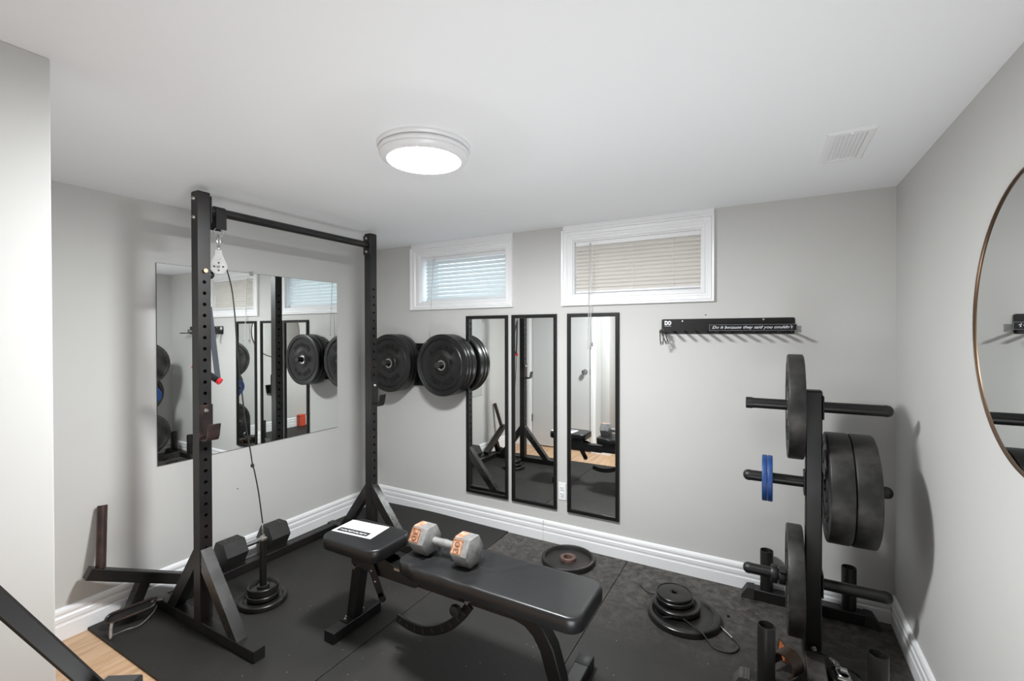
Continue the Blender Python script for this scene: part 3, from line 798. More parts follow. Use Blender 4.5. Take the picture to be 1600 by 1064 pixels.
MB().lathe((1.603, DY, dc), X, [(0, 0), (0.0165, 0), (0.0155, 0.008), (0.0165, 0.04), (0.018, 0.0585), (0.0165, 0.077), (0.0155, 0.109), (0.0165, 0.117), (0, 0.117)], 24, False).build('handle', 'silver_paint', db)

# black rubber hex dumbbell resting on the rack's rear beam
fd = thing('dumbbell', (0.100, -1.14, 0.064), 'black rubber hex dumbbell with chrome handle lying on the rack base by the left wall', 'dumbbell')
R7 = 0.079; ap7 = R7 * math.cos(PI / 6); cz = 0.0645 + ap7; cx = 0.099
for y0, ym in ((-1.345, 0), (-1.075, 1)):
    h = hex_head((cx, y0, cz), Y, 0.150, R7, 0.014).build('head', 'grey_rubber', fd)
    n = V((math.cos(math.radians(90)), 0, 1)); 
    o = V((cx, y0 + 0.075, cz + ap7))
    b = MB()
    for a0, a1, c0, c1 in ((-0.027, 0.027, -0.030, -0.026), (-0.027, 0.027, 0.026, 0.030), (-0.027, -0.023, -0.026, 0.026), (0.023, 0.027, -0.026, 0.026), (-0.012, 0.012, -0.012, -0.009), (-0.012, 0.012, 0.009, 0.012), (0.010, 0.013, -0.012, 0.012)):
        b.box(o.x + a0, o.x + a1, o.y + c0, o.y + c1, o.z - 0.0005, o.z + 0.0015)
    b.build('raised_number_frame', 'dark_steel', h)
MB().lathe((cx, -1.195, cz), Y, [(0, 0), (0.019, 0), (0.019, 0.008), (0.014, 0.014), (0.0155, 0.06), (0.014, 0.106), (0.019, 0.112), (0.019, 0.120), (0, 0.120)], 24, False).build('handle', 'chrome', fd)

# ------------------------------------------------------------------ adjustable bench
BY = -1.265
be = thing('weight_bench', (1.65, BY, MZ), 'black adjustable weight bench with flat pads in the middle of the room', 'weight bench')
def pad(x0, x1, y0, y1, z0, z1, r, name, wr=None):
    rings = []
    for ins, z in ((0.006, z0), (0.0, z0 + 0.006), (0.0, z1 - 0.012), (0.001, z1 - 0.007), (0.003, z1 - 0.0032), (0.0062, z1 - 0.001), (0.011, z1), (0.05, z1 + 0.0005)):
        rings.append([V((p, q, z)) for p, q in roundrect(x0 + ins, x1 - ins, y0 + ins, y1 - ins, max(r - ins, 0.004))])
    return MB().loft(rings).build(name, 'vinyl', be, 50)
pad(1.030, 1.382, -1.398, -1.152, 0.418, 0.476, 0.055, 'seat_pad')
# the long pad: a grid top with a neck and creases under the dumbbell
def back_pad():
    x0, x1, y0, y1, z0, z1 = 1.492, 2.304, BY - 0.140, BY + 0.140, 0.412, 0.470
    poly = []
    N = 160
    base = roundrect(x0, x1, y0, y1, 0.05, 10)
    L = []
    for i in range(len(base)):                # resample long edges
        a, c = V((*base[i], 0)), V((*base[(i + 1) % len(base)], 0)); m = max(1, int((c - a).length / 0.02))
        L += [a + (c - a) * (k / m) for k in range(m)]
    def neck(p, amt=1.0):
        k = max(0.0, min(1.0, (1.60 - p.x) / 0.045)); k = k * k * (3 - 2 * k)
        return V((p.x, BY + (p.y - BY) * (1 - 0.10 * k), 0))
    def dz_(x, y):
        z = 0.0
        z -= 0.010 * math.exp(-((x - 1.606 - 0.12 * (y - BY)) / 0.009) ** 2)
        z -= 0.0065 * math.exp(-((x - 1.835 + 0.15 * (y - BY)) / 0.006) ** 2) * (1 if y < BY - 0.02 else 0.5)
        z -= 0.004 * math.exp(-((x - 1.90 - 0.9 * (y - BY)) / 0.010) ** 2) * (1 if y > BY else 0)
        z -= 0.004 * math.exp(-((x - 1.93 - 0.45 * (y - BY)) / 0.010) ** 2) * (1 if y > BY else 0)
        z -= 0.004 * math.exp(-((x - 1.70 - 0.8 * (y - BY)) / 0.009) ** 2) * (1 if y < BY else 0)
        z -= 0.006 * math.exp(-((x - 1.56) / 0.06) ** 2 - ((y - BY) / 0.06) ** 2)
        z -= 0.003 * math.exp(-((x - 1.77) / 0.07) ** 2 - ((y - BY) / 0.07) ** 2)
        z += 0.0022 * math.sin(42 * (x - 1.6) + 30 * (y - BY)) * math.exp(-((x - 1.75) / 0.16) ** 2)
        return min(z, 0.0009)
    rings = []
    cx, cy = (x0 + x1) / 2, BY
    for ins, z in ((0.006, z0), (0.0, z0 + 0.006), (0.0, z1 - 0.014), (0.001, z1 - 0.007), (0.003, z1 - 0.0032), (0.0062, z1 - 0.001), (0.011, z1), (0.022, z1), (0.035, z1), (0.055, z1), (0.08, z1), (0.105, z1), (0.13, z1), (0.1385, z1)):
        R_ = []
        for p in L:
            q = neck(p)
            hx, hy = (x1 - x0) / 2, (y1 - y0) / 2
            fx, fy = (hx - ins) / hx, (hy - ins) / hy
            x, y = cx + (q.x - cx) * fx, cy + (q.y - cy) * fy
            w = 1.0 if z > z1 - 0.012 else (0.4 if z > z1 - 0.025 else 0)
            R_.append(V((x, y, z + dz_(x, y) * w)))
        rings.append(R_)
    MB().loft(rings).build('back_pad', 'vinyl', be, 60)
back_pad()
bb = lambda x0, x1, z0, z1, hy=0.028, **k: MB().box(x0, x1, BY - hy, BY + hy, z0, z1, 0.003)
MB().ribbon([(1.135, 0.356), (1.30, 0.350), (1.56, 0.348), (2.00, 0.350), (2.055, 0.338), (2.10, 0.305), (2.135, 0.25), (2.165, 0.155), (2.182, MZ + 0.0515)], 0.058, BY - 0.029, BY + 0.029, 0.004).build('main_beam', 'bench_black', be, 28)
MB().beam((1.117, BY, MZ + 0.051), (1.163, BY, 0.335), 0.056, 0.052, 0.004, upv=(1, 0, 0.1)).build('rear_post', 'bench_black', be)
MB().beam((1.115, -1.410, MZ + 0.0255), (1.115, -1.122, MZ + 0.0255), 0.060, 0.050, 0.003).build('rear_foot', 'bench_black', be)
MB().box(1.090, 1.140, BY - 0.062, BY + 0.062, MZ + 0.0505, MZ + 0.0545).build('rear_foot_plate', 'bench_black', be)
for y in (-1, 1):
    MB().lathe((1.115, BY + y * 0.047, MZ + 0.0545), Z, [(0, 0), (0.009, 0), (0.009, 0.006), (0.005, 0.008), (0.005, 0.016), (0, 0.017)], 12, False).build('bolt', 'chrome', be)
MB().beam((2.178, -1.530, MZ + 0.0255), (2.178, -1.050, MZ + 0.0255), 0.060, 0.050, 0.003).build('front_foot', 'bench_black', be)
for y, s in ((-1.050, 1), (-1.530, -1)):
    y0, y1 = (y, y + 0.070) if s > 0 else (y - 0.070, y)
    MB().box(2.1465, 2.2095, y0, y1, MZ + 0.0005, MZ + 0.0535, 0.005, 2).build('foot_cap', 'black_plastic', be)
# seat bracket and hinge plates
for y in (-1, 1):
    yy = BY + y * 0.031
    poly = [(1.135, 0.330), (1.135, 0.376), (1.20, 0.395), (1.36, 0.395), (1.40, 0.378), (1.52, 0.378), (1.545, 0.362), (1.545, 0.330), (1.52, 0.315), (1.25, 0.315)]
    MB().prism(poly, (0, yy + 0.0022, 0), X, Z, 0.0044).build('hinge_plate', 'bench_black', be)
MB().box(1.10, 1.34, BY - 0.075, BY + 0.075, 0.3955, 0.4175, 0.003).build('seat_support', 'bench_black', be)
MB().box(1.53, 2.24, BY - 0.045, BY - 0.012, 0.3785, 0.4115, 0.003).box(1.53, 2.24, BY + 0.012, BY + 0.045, 0.3785, 0.4115, 0.003).build('pad_support', 'bench_black', be)
MB().beam((1.405, BY - 0.037, 0.372), (1.515, BY - 0.037, 0.372), 0.002, 0.010, 0).build('bracket_edge', 'steel', be)
MB().ribbon([(1.262, 0.372), (1.292, 0.318), (1.338, 0.236)], 0.042, BY - 0.047, BY - 0.041, 0.0015).cyl((1.340, BY - 0.047, 0.232), (1.340, BY - 0.041, 0.232), 0.0212, n=20).build('adjustment_lever', 'bench_black', be)
for x, z in ((1.279, 0.337), (1.303, 0.294)):
    MB().lathe((x, BY - 0.047, z), -Y, [(0, 0), (0.006, 0), (0.005, 0.004), (0, 0.005)], 12, False).build('bolt', 'chrome', be)
MB().cyl((1.160, BY - 0.045, 0.322), (1.160, BY + 0.045, 0.322), 0.010, n=14).build('pivot_bolt', 'chrome', be)
MB().lathe((1.132, BY - 0.02, 0.330), -X, [(0, 0), (0.009, 0), (0.008, 0.006), (0, 0.008)], 12, False).build('bolt', 'chrome', be)
arc = smooth([(1.418, 0, 0.158), (1.49, 0, 0.142), (1.58, 0, 0.150), (1.68, 0, 0.196), (1.755, 0, 0.262), (1.800, 0, 0.322)], 6)
ad = MB().ribbon([(p.x, p.z) for p in arc], 0.038, BY - 0.034, BY - 0.024, 0.001).build('adjustment_arc', 'bench_black', be, 40)
for i in range(2, len(arc) - 2, 3):
    p = arc[i]; tg = (arc[i + 1] - arc[i - 1]).normalized(); nr = V((-tg.z, 0, tg.x))
    MB().beam(V((p.x, BY - 0.0345, p.z)) - nr * 0.009, V((p.x, BY - 0.0345, p.z)) + nr * 0.009, 0.0035, 0.0015, 0, upv=(0, 1, 0)).build('notch_glint', 'dark_steel', ad)  # raised paler bars stand in for light reflected by the slots
MB().lathe((1.752, BY - 0.036, 0.302), -Y, [(0, 0), (0.010, 0), (0.010, 0.010), (0.022, 0.014), (0.026, 0.024), (0.022, 0.034), (0, 0.038)], 20, False).build('pop_pin_knob', 'black_plastic', be)
MB().cyl((1.792, BY - 0.042, 0.335), (1.792, BY - 0.024, 0.335), 0.008, n=12).build('bolt', 'chrome', be)

# card on the seat
cd = thing('instruction_card', (1.15, -1.255, 0.4775), 'white printed card with a black title strip lying on the bench seat', 'card')
c00, c10, c11, c01 = V((1.043, -1.334, 0.4772)), V((1.272, -1.312, 0.4772)), V((1.256, -1.176, 0.4772)), V((1.036, -1.198, 0.4772))
MB().loft([[c00, c10, c11, c01], [p + Z * 0.0012 for p in (c00, c10, c11, c01)]]).build('sheet', 'paper', cd)
ex = (c10 - c00).normalized(); ey = Z.cross(ex)
o = c00 + ex * 0.014 + ey * 0.012 + Z * 0.0012
MB().prism([(0.002, 0), (0.182, 0), (0.182, 0.036), (0.002, 0.036)], o, ex, ey, 0.0004).build('title_strip', 'ink_black', cd)
b = MB()
for q in range(14):
    xx = 0.016 + q * 0.0112
    b.prism([(xx, 0.011), (xx + 0.0018, 0.011), (xx + 0.0018, 0.022), (xx, 0.022)], o + Z * 0.0004, ex, ey, 0.0003)
    b.prism([(xx + 0.0018, 0.0195 - 0.009 * (q % 2)), (xx + 0.0082, 0.0195 - 0.009 * (q % 2)), (xx + 0.0082, 0.022 - 0.009 * (q % 2)), (xx + 0.0018, 0.022 - 0.009 * (q % 2))], o + Z * 0.0004, ex, ey, 0.0003)
    if q % 3: b.prism([(xx + 0.0064, 0.011), (xx + 0.0082, 0.011), (xx + 0.0082, 0.022), (xx + 0.0064, 0.022)], o + Z * 0.0004, ex, ey, 0.0003)
b.build('title_marks', 'ink_white', cd)
b = MB()
for q in range(5):
    b.prism([(0.006, 0.046 + q * 0.014), (0.012 + 0.003 * (q % 2), 0.046 + q * 0.014), (0.012 + 0.003 * (q % 2), 0.055 + q * 0.014), (0.006, 0.055 + q * 0.014)], o, ex, ey, 0.0003)
b.prism([(0.06, 0.075), (0.13, 0.070), (0.13, 0.0708), (0.06, 0.0758)], o, ex, ey, 0.0003)
b.prism([(0.128, 0.055), (0.130, 0.055), (0.150, 0.085), (0.148, 0.085)], o, ex, ey, 0.0003)
b.build('print', 'ink_grey', cd)

# ------------------------------------------------------------------ plates on the floor
iron_plate('weight_plate', (1.776, -0.205, MZ), 0.160, 0.034, 'rusty_iron', 'dark iron plate with rusty centre lying flat by the back baseboard', None, 0.018, 0.026, 0.048, 0.55, hubmat='hub_rust')
GP = 'iron plates stacked on the floor beside the plate tree'
iron_plate('weight_plate', (2.476, -0.440, MZ), 0.168, 0.030, 'cast_iron', 'largest black iron plate, lowest of the floor stack beside the plate tree', GP, 0.026, 0.026, 0.05, 0.3)
iron_plate('weight_plate', (2.440, -0.415, MZ + 0.0305), 0.112, 0.024, 'cast_iron', 'second black iron plate from the bottom of the floor stack', GP, 0.020, 0.014, 0.03, 0.25)
iron_plate('weight_plate', (2.430, -0.402, MZ + 0.055), 0.089, 0.020, 'cast_iron', 'third black iron plate from the bottom of the floor stack, just under the top one', GP, 0.012, 0.014, 0.03, 0.2)
iron_plate('weight_plate', (2.427, -0.398, MZ + 0.0755), 0.087, 0.016, 'cast_iron', 'topmost black iron plate of the floor stack, its top smooth', GP, 0.006, 0.012, 0.02, 0.08)
pts = [(2.225, -0.262, 0.018), (2.262, -0.300, 0.016), (2.300, -0.345, 0.035), (2.322, -0.368, 0.048), (2.40, -0.545, 0.047), (2.475, -0.512, 0.048), (2.53, -0.548, 0.049), (2.582, -0.582, 0.046), (2.615, -0.603, 0.020), (2.655, -0.618, 0.0165), (2.70, -0.608, 0.0165), (2.724, -0.568, 0.0165), (2.718, -0.528, 0.0165), (2.698, -0.505, 0.0165)]
cb = thing('black_cable', (2.5, -0.5, MZ), 'black coated cable looping from under the floor plate stack onto the mat', 'cable')
MB().tube(smooth(pts[4:], 6), 0.0036, 8).tube(smooth(pts[:4], 5), 0.0036, 8).build('cord', 'cable_black', cb)
MB().tube(smooth([(2.698, -0.505, 0.0175), (2.675, -0.480, 0.0185), (2.648, -0.452, 0.019), (2.632, -0.430, 0.018)], 5), 0.0052, 8).build('metal_sleeve', 'chrome', cb)
tag(MB().lathe((2.668, -0.331, MZ + 0.0005), Z, [(0, 0), (0.006, 0.001), (0.007, 0.005), (0.005, 0.010), (0, 0.011)], 12, False).build('rubber_stopper', 'cable_black'), 'tiny black rubber stopper lying on the mat behind the cable loop', 'stopper')

# ------------------------------------------------------------------ plate tree
TX, TY = 3.007, -0.450
tr = thing('plate_tree', (TX, TY, MZ), 'black steel weight plate tree standing by the right wall', 'plate rack')
MB().beam((TX, TY, 0.071), (TX, TY, 1.152), 0.060, 0.060, 0.004, upv=(0, 1, 0)).build('upright', 'tree_black', tr)
MB().box(TX - 0.030, TX + 0.030, TY - 0.030, TY + 0.030, 1.152, 1.158, 0.003).build('end_cap', 'black_plastic', tr)
MB().box(TX - 0.036, TX + 0.036, TY - 0.072, TY + 0.072, MZ + 0.0555, MZ + 0.0605).build('base_plate', 'tree_black', tr)
for y in (-1, 1):
    MB().lathe((TX, TY + y * 0.055, MZ + 0.0605), Z, [(0, 0), (0.011, 0), (0.010, 0.007), (0.006, 0.008), (0.005, 0.012), (0, 0.013)], 12, False).build('bolt', 'steel', tr)
BB = MZ + 0.028
yb, yf = -0.078, -0.790
MB().beam((TX, yb - 0.0305, BB), (TX, yf + 0.0305, BB), 0.066, 0.055, 0.003).build('centre_beam', 'dusty_lit_black', tr)
for y in (yb, yf):
    MB().beam((2.775, y, BB), (3.239, y, BB), 0.060, 0.055, 0.003).build('cross_beam', 'tree_black', tr)
    for s, xe in ((-1, 2.775), (1, 3.239)):
        a = [V((xe, y + q, z)) for q, z in ((-0.033, MZ), (0.033, MZ), (0.033, MZ + 0.058), (-0.033, MZ + 0.058))]
        e = [V((xe + s * 0.060, y + q, z)) for q, z in ((-0.036, MZ), (0.036, MZ), (0.036, MZ + 0.012), (-0.036, MZ + 0.012))]
        m = [V((xe + s * 0.035, y + q, z)) for q, z in ((-0.033, MZ), (0.033, MZ), (0.033, MZ + 0.055), (-0.033, MZ + 0.055))]
        cp = MB().loft([a, m, e]).build('foot_cap', 'grey_rubber' if y == yb else 'dusty_lit_black', tr, 10)  # front caps paler, their brighter lighting put into the colour
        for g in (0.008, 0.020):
            MB().box(min(xe + s * g, xe + s * (g + 0.004)), max(xe + s * g, xe + s * (g + 0.004)), y - 0.030, y + 0.030, MZ + 0.0570, MZ + 0.0592).build('ridge', 'grey_rubber' if y == yb else 'dusty_lit_black', cp)
for x, y, h in ((2.832, yb + 0.004, 0.272), (3.180, yb + 0.004, 0.270), (2.832, yf - 0.008, 0.286), (3.172, yf - 0.008, 0.290)):
    MB().lathe((x, y, MZ + 0.0558), Z, [(0.0255, 0), (0.0305, 0), (0.0305, h - MZ - 0.058), (0.0295, h - MZ - 0.056), (0.0265, h - MZ - 0.056), (0.0255, h - MZ - 0.058)], 32).build('bar_holder', 'tree_black', tr)
HORN = (1.087, 0.757, 0.332)
for z in HORN:
    for s in (-1, 1):
        xs = TX + s * 0.030
        MB().box(min(xs, xs + s * 0.006), max(xs, xs + s * 0.006), TY - 0.033, TY + 0.033, z - 0.05, z + 0.05, 0.002).build('horn_flange', 'tree_black', tr)
        MB().cyl((xs + s * 0.006, TY, z), (TX + s * 0.240, TY, z), 0.0230, n=28).build('horn', 'tree_black', tr)
        if z == HORN[0] and s < 0:
            MB().lathe((TX + s * 0.232, TY, z), X * s, [(0, 0), (0.0255, 0), (0.0255, 0.024), (0.0235, 0.027), (0, 0.027)], 28, False).build('end_cap', 'black_plastic', tr, 30)
        else:
            MB().lathe((TX + s * 0.240, TY, z), X * s, [(0, 0), (0.0240, 0), (0.0240, 0.010), (0.0215, 0.019), (0.015, 0.026), (0.007, 0.0295), (0, 0.030)], 28, False).build('end_cap', 'black_plastic', tr, 50)
GB = 'bumper plates on the plate tree'
dn = 0.0026
bumper('bumper_plate', (2.939, TY, HORN[0] - dn), -X, 0.226, 0.060, 'bumper', 'black bumper plate alone on the upper left horn of the plate tree', GB)
bumper('bumper_plate', (3.088, TY, HORN[1] - dn), X, 0.226, 0.080, 'bumper', 'thick black bumper plate on the middle right horn, nearest the tree upright', GB)
bumper('bumper_plate', (3.1705, TY, HORN[1] - dn), X, 0.226, 0.080, 'bumper', 'thick black bumper plate outermost on the middle right horn of the plate tree', GB)
bumper('bumper_plate', (2.939, TY, HORN[2] - dn), -X, 0.226, 0.060, 'bumper', 'dusty black bumper plate on the low left horn, reaching almost to the floor', GB)
bumper('change_plate', (2.8235, TY, HORN[1] - dn), -X, 0.100, 0.0205, 'blue_rubber', 'small blue plate on the middle left horn, nearer the horn tip', 'small blue plates on the plate tree', False)
bumper('change_plate', (2.8445, TY, HORN[1] - dn), -X, 0.100, 0.0205, 'blue_rubber', 'small blue plate on the middle left horn, nearer the upright', 'small blue plates on the plate tree', False)
for i, (x, lab) in enumerate(((2.893, 'black barbell collar on the low left horn touching the bumper plate'), (2.862, 'black barbell collar on the low left horn nearer the horn tip'))):
    t = thing('barbell_collar', (x, TY, HORN[2] - 0.04), lab, 'collar', 'barbell collars on the low horn')
    MB().lathe((x - 0.014, TY, HORN[2] - 0.002), X, [(0.0265, 0), (0.036, 0.001), (0.038, 0.006), (0.038, 0.022), (0.036, 0.027), (0.0265, 0.028)], 28).build('ring', 'black_plastic', t)
    a = 0.9 + i * 2.1
    d = V((0, -math.cos(a), math.sin(a)))
    MB().beam(V((x - 0.013, TY, HORN[2])) + d * 0.044, V((x + 0.013, TY, HORN[2])) + d * 0.044, 0.030, 0.012, 0.003, upv=d).build('lever', 'black_plastic', t)

# ------------------------------------------------------------------ wall plate holder with two stacks of bumpers
wx = (0.265, 0.778)
wz = 1.176
wr = thing('wall_plate_holder', (0.52, 0, 0.994), 'black wall-mounted plate holder with two pegs between rack and framed mirrors', 'plate holder')
MB().box(0.10, 0.855, -0.018, 0.0, 0.994, 1.326, 0.003).build('back_board', 'black_frame', wr)
for x in (0.385, 0.415):
    MB().lathe((x + 0.02, -0.018, 1.300), -Y, [(0, 0), (0.008, 0), (0.007, 0.004), (0, 0.005)], 12, False).build('screw', 'steel', wr)
for x in wx:
    MB().box(x - 0.045, x + 0.045, -0.026, -0.018, wz - 0.06, wz + 0.06, 0.002).build('peg_flange', 'black_frame', wr)
    MB().cyl((x, -0.026, wz), (x, -0.196, wz), 0.0215, n=24).build('peg', 'black_frame', wr)
    MB().lathe((x, -0.196, wz), -Y, [(0, 0), (0.0222, 0), (0.0222, 0.012), (0.019, 0.017), (0, 0.018)], 24, False).build('peg_cap', 'grey_rubber', wr)
GW = 'bumper plates on the wall-mounted holder'
for x, side_ in zip(wx, ('left wall peg, behind the rack upright', 'right wall peg, beside the framed mirror')):
    dz0 = -0.0035
    bumper('bumper_plate', (x, -0.147, wz + dz0), -Y, 0.225, 0.030, 'bumper_shiny', 'front black bumper plate on the ' + side_, GW)
    bumper('bumper_plate', (x, -0.1115, wz + dz0), -Y, 0.225, 0.036, 'bumper_shiny', 'middle black bumper plate on the ' + side_, GW, False)
    bumper('bumper_plate', (x, -0.060, wz + dz0), -Y, 0.225, 0.060, 'bumper_shiny', 'rear black bumper plate on the ' + side_, GW, False)

# ------------------------------------------------------------------ peg rack with motto
kr = thing('peg_rack', (2.62, 0, 1.40), 'black wall peg rack with handwritten motto strip above the plate tree', 'wall rack')
MB().prism(roundrect(2.288, 2.957, 1.398, 1.484, 0.008, 4), (0, -0.001, 0), X, Z, 0.004).build('back_plate', 'black_frame', kr)
npg = 12
for i in range(npg):
    x = 2.303 + i * (0.642 / (npg - 1))
    MB().beam((x, -0.005, 1.4095), (x, -0.112, 1.4095), 0.015, 0.010, 0.002).build('peg', 'black_frame', kr)
sg = MB().box(2.548, 2.966, -0.024, -0.020, 1.4155, 1.4495, 0.001).build('motto_strip', 'sign_black', kr)
for x in (2.60, 2.90):
    MB().box(x - 0.006, x + 0.006, -0.020, -0.005, 1.425, 1.440).build('spacer', 'black_frame', kr)
MB().rectframe(2.5500, 2.964, 1.4170, 1.448, [(0, 0), (0, 0.0006), (0.0012, 0.0006), (0.0012, 0)], at=-0.024).build('outline', 'ink_grey', sg)
text('motto', "Do it because they said you couldn't", (2.757, -0.0240, 1.4325), X, Z, 0.021, 0.385, 'ink_white', sg, 0.0007, 0.35, 0.012)
lg = MB()
for x, sq in ((2.306, True), (2.324, False)):
    c = V((x + 0.008, -0.0050, 1.462))
    n = 24
    outer = []; inner = []
    for k in range(n):
        a = 2 * PI * k / n
        r = 0.0105
        px_, pz_ = r * math.cos(a), r * 1.15 * math.sin(a)
        if sq and math.cos(a) < 0: px_ = -0.0095 if abs(math.sin(a)) < 0.98 else 0
        if sq and math.cos(a) < 0: pz_ = max(-0.0121, min(0.0121, 0.0155 * math.sin(a)))
        outer.append((px_, pz_)); inner.append((0.0045 * math.cos(a), 0.0052 * math.sin(a)))
    lg.loft([[c + X * p + Z * q for p, q in outer], [c + X * p + Z * q - Y * 0.0007 for p, q in outer], [c + X * p + Z * q - Y * 0.0007 for p, q in inner], [c + X * p + Z * q for p, q in inner]], closed=True)
lg.box(2.305, 2.341, -0.0057, -0.0050, 1.4430, 1.4448)
lg.build('emblem', 'ink_white', kr)
for x, z in ((2.405, 1.471), (2.815, 1.476)):
    MB().lathe((x, -0.005, z), -Y, [(0, 0), (0.006, 0), (0.005, 0.003), (0, 0.0035)], 14, False).build('screw', 'steel', kr)
for i, (x, tl, lab) in enumerate(((2.304, 0.0, 'grey steel snap hook on the first peg of the wall rack, front one'), (2.304, 0.6, 'grey steel snap hook on the first peg of the wall rack, the rear one'))):
    t = thing('snap_hook', (x, -0.03 - 0.016 * (1 - i), 1.36), lab, 'carabiner', 'snap hooks on the peg rack')
    y = -0.085 + 0.022 * i
    ax = V((math.sin(tl) * 0.55, 0, -math.cos(tl)))
    sd = V((ax.z, 0, -ax.x))
    c0 = V((x, y, 1.4140))
    L = 0.060 + 0.008 * i
    pts = [c0 + sd * 0.0105 * math.cos(q) * 1.0 - ax * 0.010 * math.sin(q) for q in [math.radians(v) for v in range(0, 181, 30)]]
    pts += [c0 + ax * L - sd * 0.008 * math.cos(q) + ax * 0.008 * math.sin(q) for q in [math.radians(v) for v in range(0, 181, 30)]]
    MB().tube(pts, 0.0032, 8, True).build('loop', 'dark_steel', t)
    MB().tube(ring_pts(c0 + ax * (L + 0.011), 0.0075, Y, 16), 0.0026, 8, True).build('eye', 'dark_steel', t)

# ------------------------------------------------------------------ dip attachment lying by the left wall
da = thing('dip_attachment', (0.13, -1.72, MZ), 'black steel dip attachment with brown handle leaning by the left wall', 'rack attachment')
A_, B_ = V((0.095, -1.912, 0.300)), V((0.132, -1.470, 0.078))
dirn = (B_ - A_).normalized()
MB().beam(A_, B_, 0.052, 0.052, 0.003).build('main_bar', 'rack_black', da)
MB().beam(A_ - dirn * 0.002, A_, 0.050, 0.050, 0.002).build('bar_cap', 'black_plastic', da)
hb_ = A_ + dirn * 0.052 + V((0, 0, 0.026))
ht = V((0.026, -1.832, 0.576))
MB().cyl(hb_, ht, 0.0195, n=24).build('handle', 'handle_brown', da)
lj = A_ + dirn * 0.235 - Z * 0.022
lb_ = V((0.118, -1.768, 0.026))
MB().beam(lj, lb_, 0.052, 0.046, 0.003, upv=(1, 0, 0)).build('leg', 'rack_black', da)
# rubber-lined saddle plate and wire pin at its foot
pl = roundrect(-0.095, 0.095, -0.026, 0.026, 0.025, 6)
ex = V((0.48, 0.86, 0.18)).normalized(); ey = (Z - ex * ex.z).normalized().cross(ex); ey = (ey + Z * 0.5).normalized(); ey = (ey - ex * ey.dot(ex)).normalized()
pcn = V((0.158, -1.770, 0.062))
MB().prism(pl, pcn, ex, ey, 0.008).build('saddle_plate', 'rack_black', da)
MB().tube([pcn + ex * a + ey * c + ex.cross(ey) * 0.012 for a, c in pl], 0.006, 6, True).build('saddle_rim', 'rack_worn', da)
MB().tube(smooth([(0.205, -1.862, 0.075), (0.212, -1.868, 0.050), (0.222, -1.872, 0.022), (0.226, -1.870, 0.020)], 4), 0.008, 8).build('pin', 'steel', da)
MB().tube(smooth([(0.226, -1.868, 0.030), (0.240, -1.822, 0.034), (0.245, -1.770, 0.030), (0.232, -1.715, 0.052), (0.215, -1.690, 0.070)], 6), 0.003, 6).build('pin_lanyard', 'dark_steel', da)
MB().cyl((0.186, -1.700, 0.085), (0.215, -1.662, 0.088), 0.008, n=12).build('cross_pin', 'dark_steel', da)

# ------------------------------------------------------------------ steel stand close to the camera, lower left
la = thing('steel_stand', (2.16, -2.55, 0), 'black steel stand with a slanting brace close by in the lower left corner', 'stand')
qa, qb = V((2.0915, -2.06, 0.051)), V((2.2265, -2.977, 1.737))
MB().beam(qa, qb, 0.0165, 0.024, 0.002, upv=CAM - V((2.17, -2.59, 1.02))).build('brace', 'rack_black', la)
MB().beam((2.083, -2.0, 0.0255), (2.252, -3.15, 0.0255), 0.05, 0.05, 0.003).build('base_beam', 'rack_black', la)
MB().beam((2.2305, -3.005, 0.051), (2.2305, -3.005, 1.80), 0.05, 0.05, 0.003, upv=(0, 1, 0)).build('post', 'rack_black', la)
MB().beam((1.98, -3.13, 0.0255), (2.225, -3.166, 0.0255), 0.05, 0.05, 0.003).build('cross_foot', 'rack_black', la)
MB().beam((2.176, -2.5785, 0.990), (2.208, -2.560, 0.991), 0.034, 0.040, 0.003).build('bracket', 'grey_rubber', la)

# ------------------------------------------------------------------ small things round the foot of the plate tree
st = thing('leather_cuff', (2.915, -0.60, MZ), 'brown leather lifting cuff with orange lining lying left of the tree base', 'cuff')
b = MB(); n = 18; rings = []
c = V((2.905, -0.640, MZ + 0.052))
d, a, e = basis(V((0.55, 0.83, 0)))
out = []
for i in range(n + 1):
    g = math.radians(-60 + 270 * i / n)
    er = a * math.cos(g) + e * math.sin(g) * 0.95
    rings.append([c + er * 0.050 + d * -0.034, c + er * 0.050 + d * 0.034, c + er * 0.046 + d * 0.034, c + er * 0.046 + d * -0.034])
b.loft(rings).build('band', 'brown_leather', st, 50)
b = MB(); rings = []
for i in range(n + 1):
    g = math.radians(-60 + 270 * i / n)
    er = a * math.cos(g) + e * math.sin(g) * 0.95
    rings.append([c + er * 0.0455 + d * -0.033, c + er * 0.0455 + d * 0.033, c + er * 0.043 + d * 0.033, c + er * 0.043 + d * -0.033])
b.loft(rings).build('lining', 'brown_leather', st, 50)
fx, fy = V((0.84, -0.54, 0)), V((0.10, 0.16, 0.98)).normalized()
MB().prism([(-0.034, -0.040), (0.050, -0.040), (0.046, -0.012), (0.010, 0.010), (-0.032, 0.034)], c + V((0.000, 0.078, 0.000)), fx, fy, 0.005).build('flap', 'orange_leather', st)
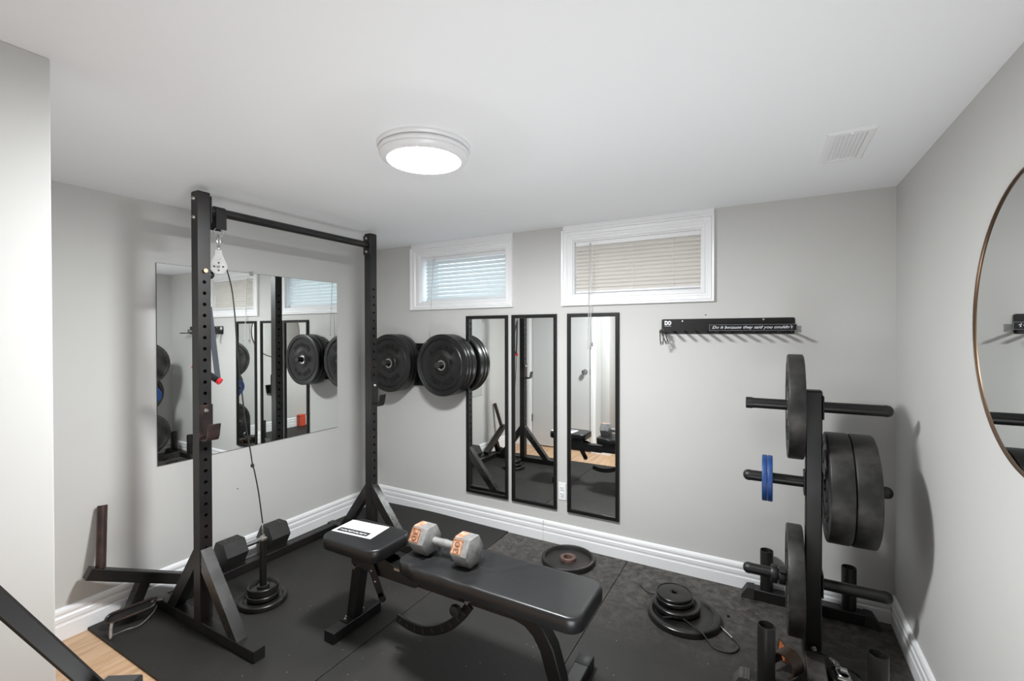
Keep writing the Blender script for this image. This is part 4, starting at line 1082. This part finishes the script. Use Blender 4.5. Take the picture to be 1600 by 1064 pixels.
MB().tube([c + V((0.0, 0.074, 0.0)) + fx * a + fy * q for a, q in ((-0.034, -0.040), (-0.032, 0.034), (0.010, 0.010), (0.046, -0.012), (0.050, -0.040))], 0.0032, 6).build('trim', 'brown_leather', st)

iron_plate('weight_plate', (3.108, -0.560, MZ), 0.062, 0.020, 'cast_iron', 'small black iron plate lying on the mat right of the tree base', None, 0.010, 0.013, 0.022, 0.3)
hz = MZ + 0.0205
ch = thing('buckle_hardware', (3.095, -0.575, hz), 'steel buckle and chain links on the small iron plate by the tree base', 'buckle')
MB().tube(ring_pts((3.100, -0.560, hz + 0.006), 0.022, Z + X * 0.15, 16, 1.3), 0.0045, 8, True).build('ring', 'chrome', ch)
MB().box(3.078, 3.128, -0.606, -0.584, hz + 0.0005, hz + 0.010, 0.003).build('buckle', 'steel', ch)
MB().box(3.092, 3.118, -0.552, -0.530, hz + 0.0005, hz + 0.014, 0.003).build('clasp', 'zinc', ch)
MB().tube(ring_pts((3.088, -0.520, hz + 0.004), 0.010, Z + Y * 0.3, 14, 1.7), 0.0035, 8, True).build('link', 'steel', ch)
MB().tube(ring_pts((3.084, -0.496, MZ + 0.016), 0.010, X + Z * 0.8, 14, 1.7), 0.0035, 8, True).build('link', 'steel', ch)
MB().tube(ring_pts((3.080, -0.470, MZ + 0.012), 0.010, Z + X * 0.4, 14, 1.7), 0.0035, 8, True).build('link', 'steel', ch)

# orange box far right, visible only through the mirrors
bx = thing('orange_box', (3.25, -1.70, 0), 'small orange-red box by the right baseboard, seen in the mirrors', 'box')
MB().box(3.268, 3.345, -1.745, -1.645, MZ, 0.165, 0.006).build('body', 'orange_red', bx)
MB().box(3.266, 3.347, -1.747, -1.643, 0.1655, 0.185, 0.005).build('lid', 'orange_red', bx)

# a few nails and marks on the walls
for loc, ax, lab in (((0.0, -1.170, 0.455), X, 'tiny dark nail head in the left wall above the rubber dumbbell'), ((2.528, 0.0, 1.505), -Y, 'tiny dark screw head in the back wall just above the peg rack')):
    tag(MB().lathe(loc, ax, [(0, 0), (0.004, 0), (0.003, 0.002), (0, 0.0025)], 10, False).build('wall_screw', 'dark_edge'), lab, 'screw')
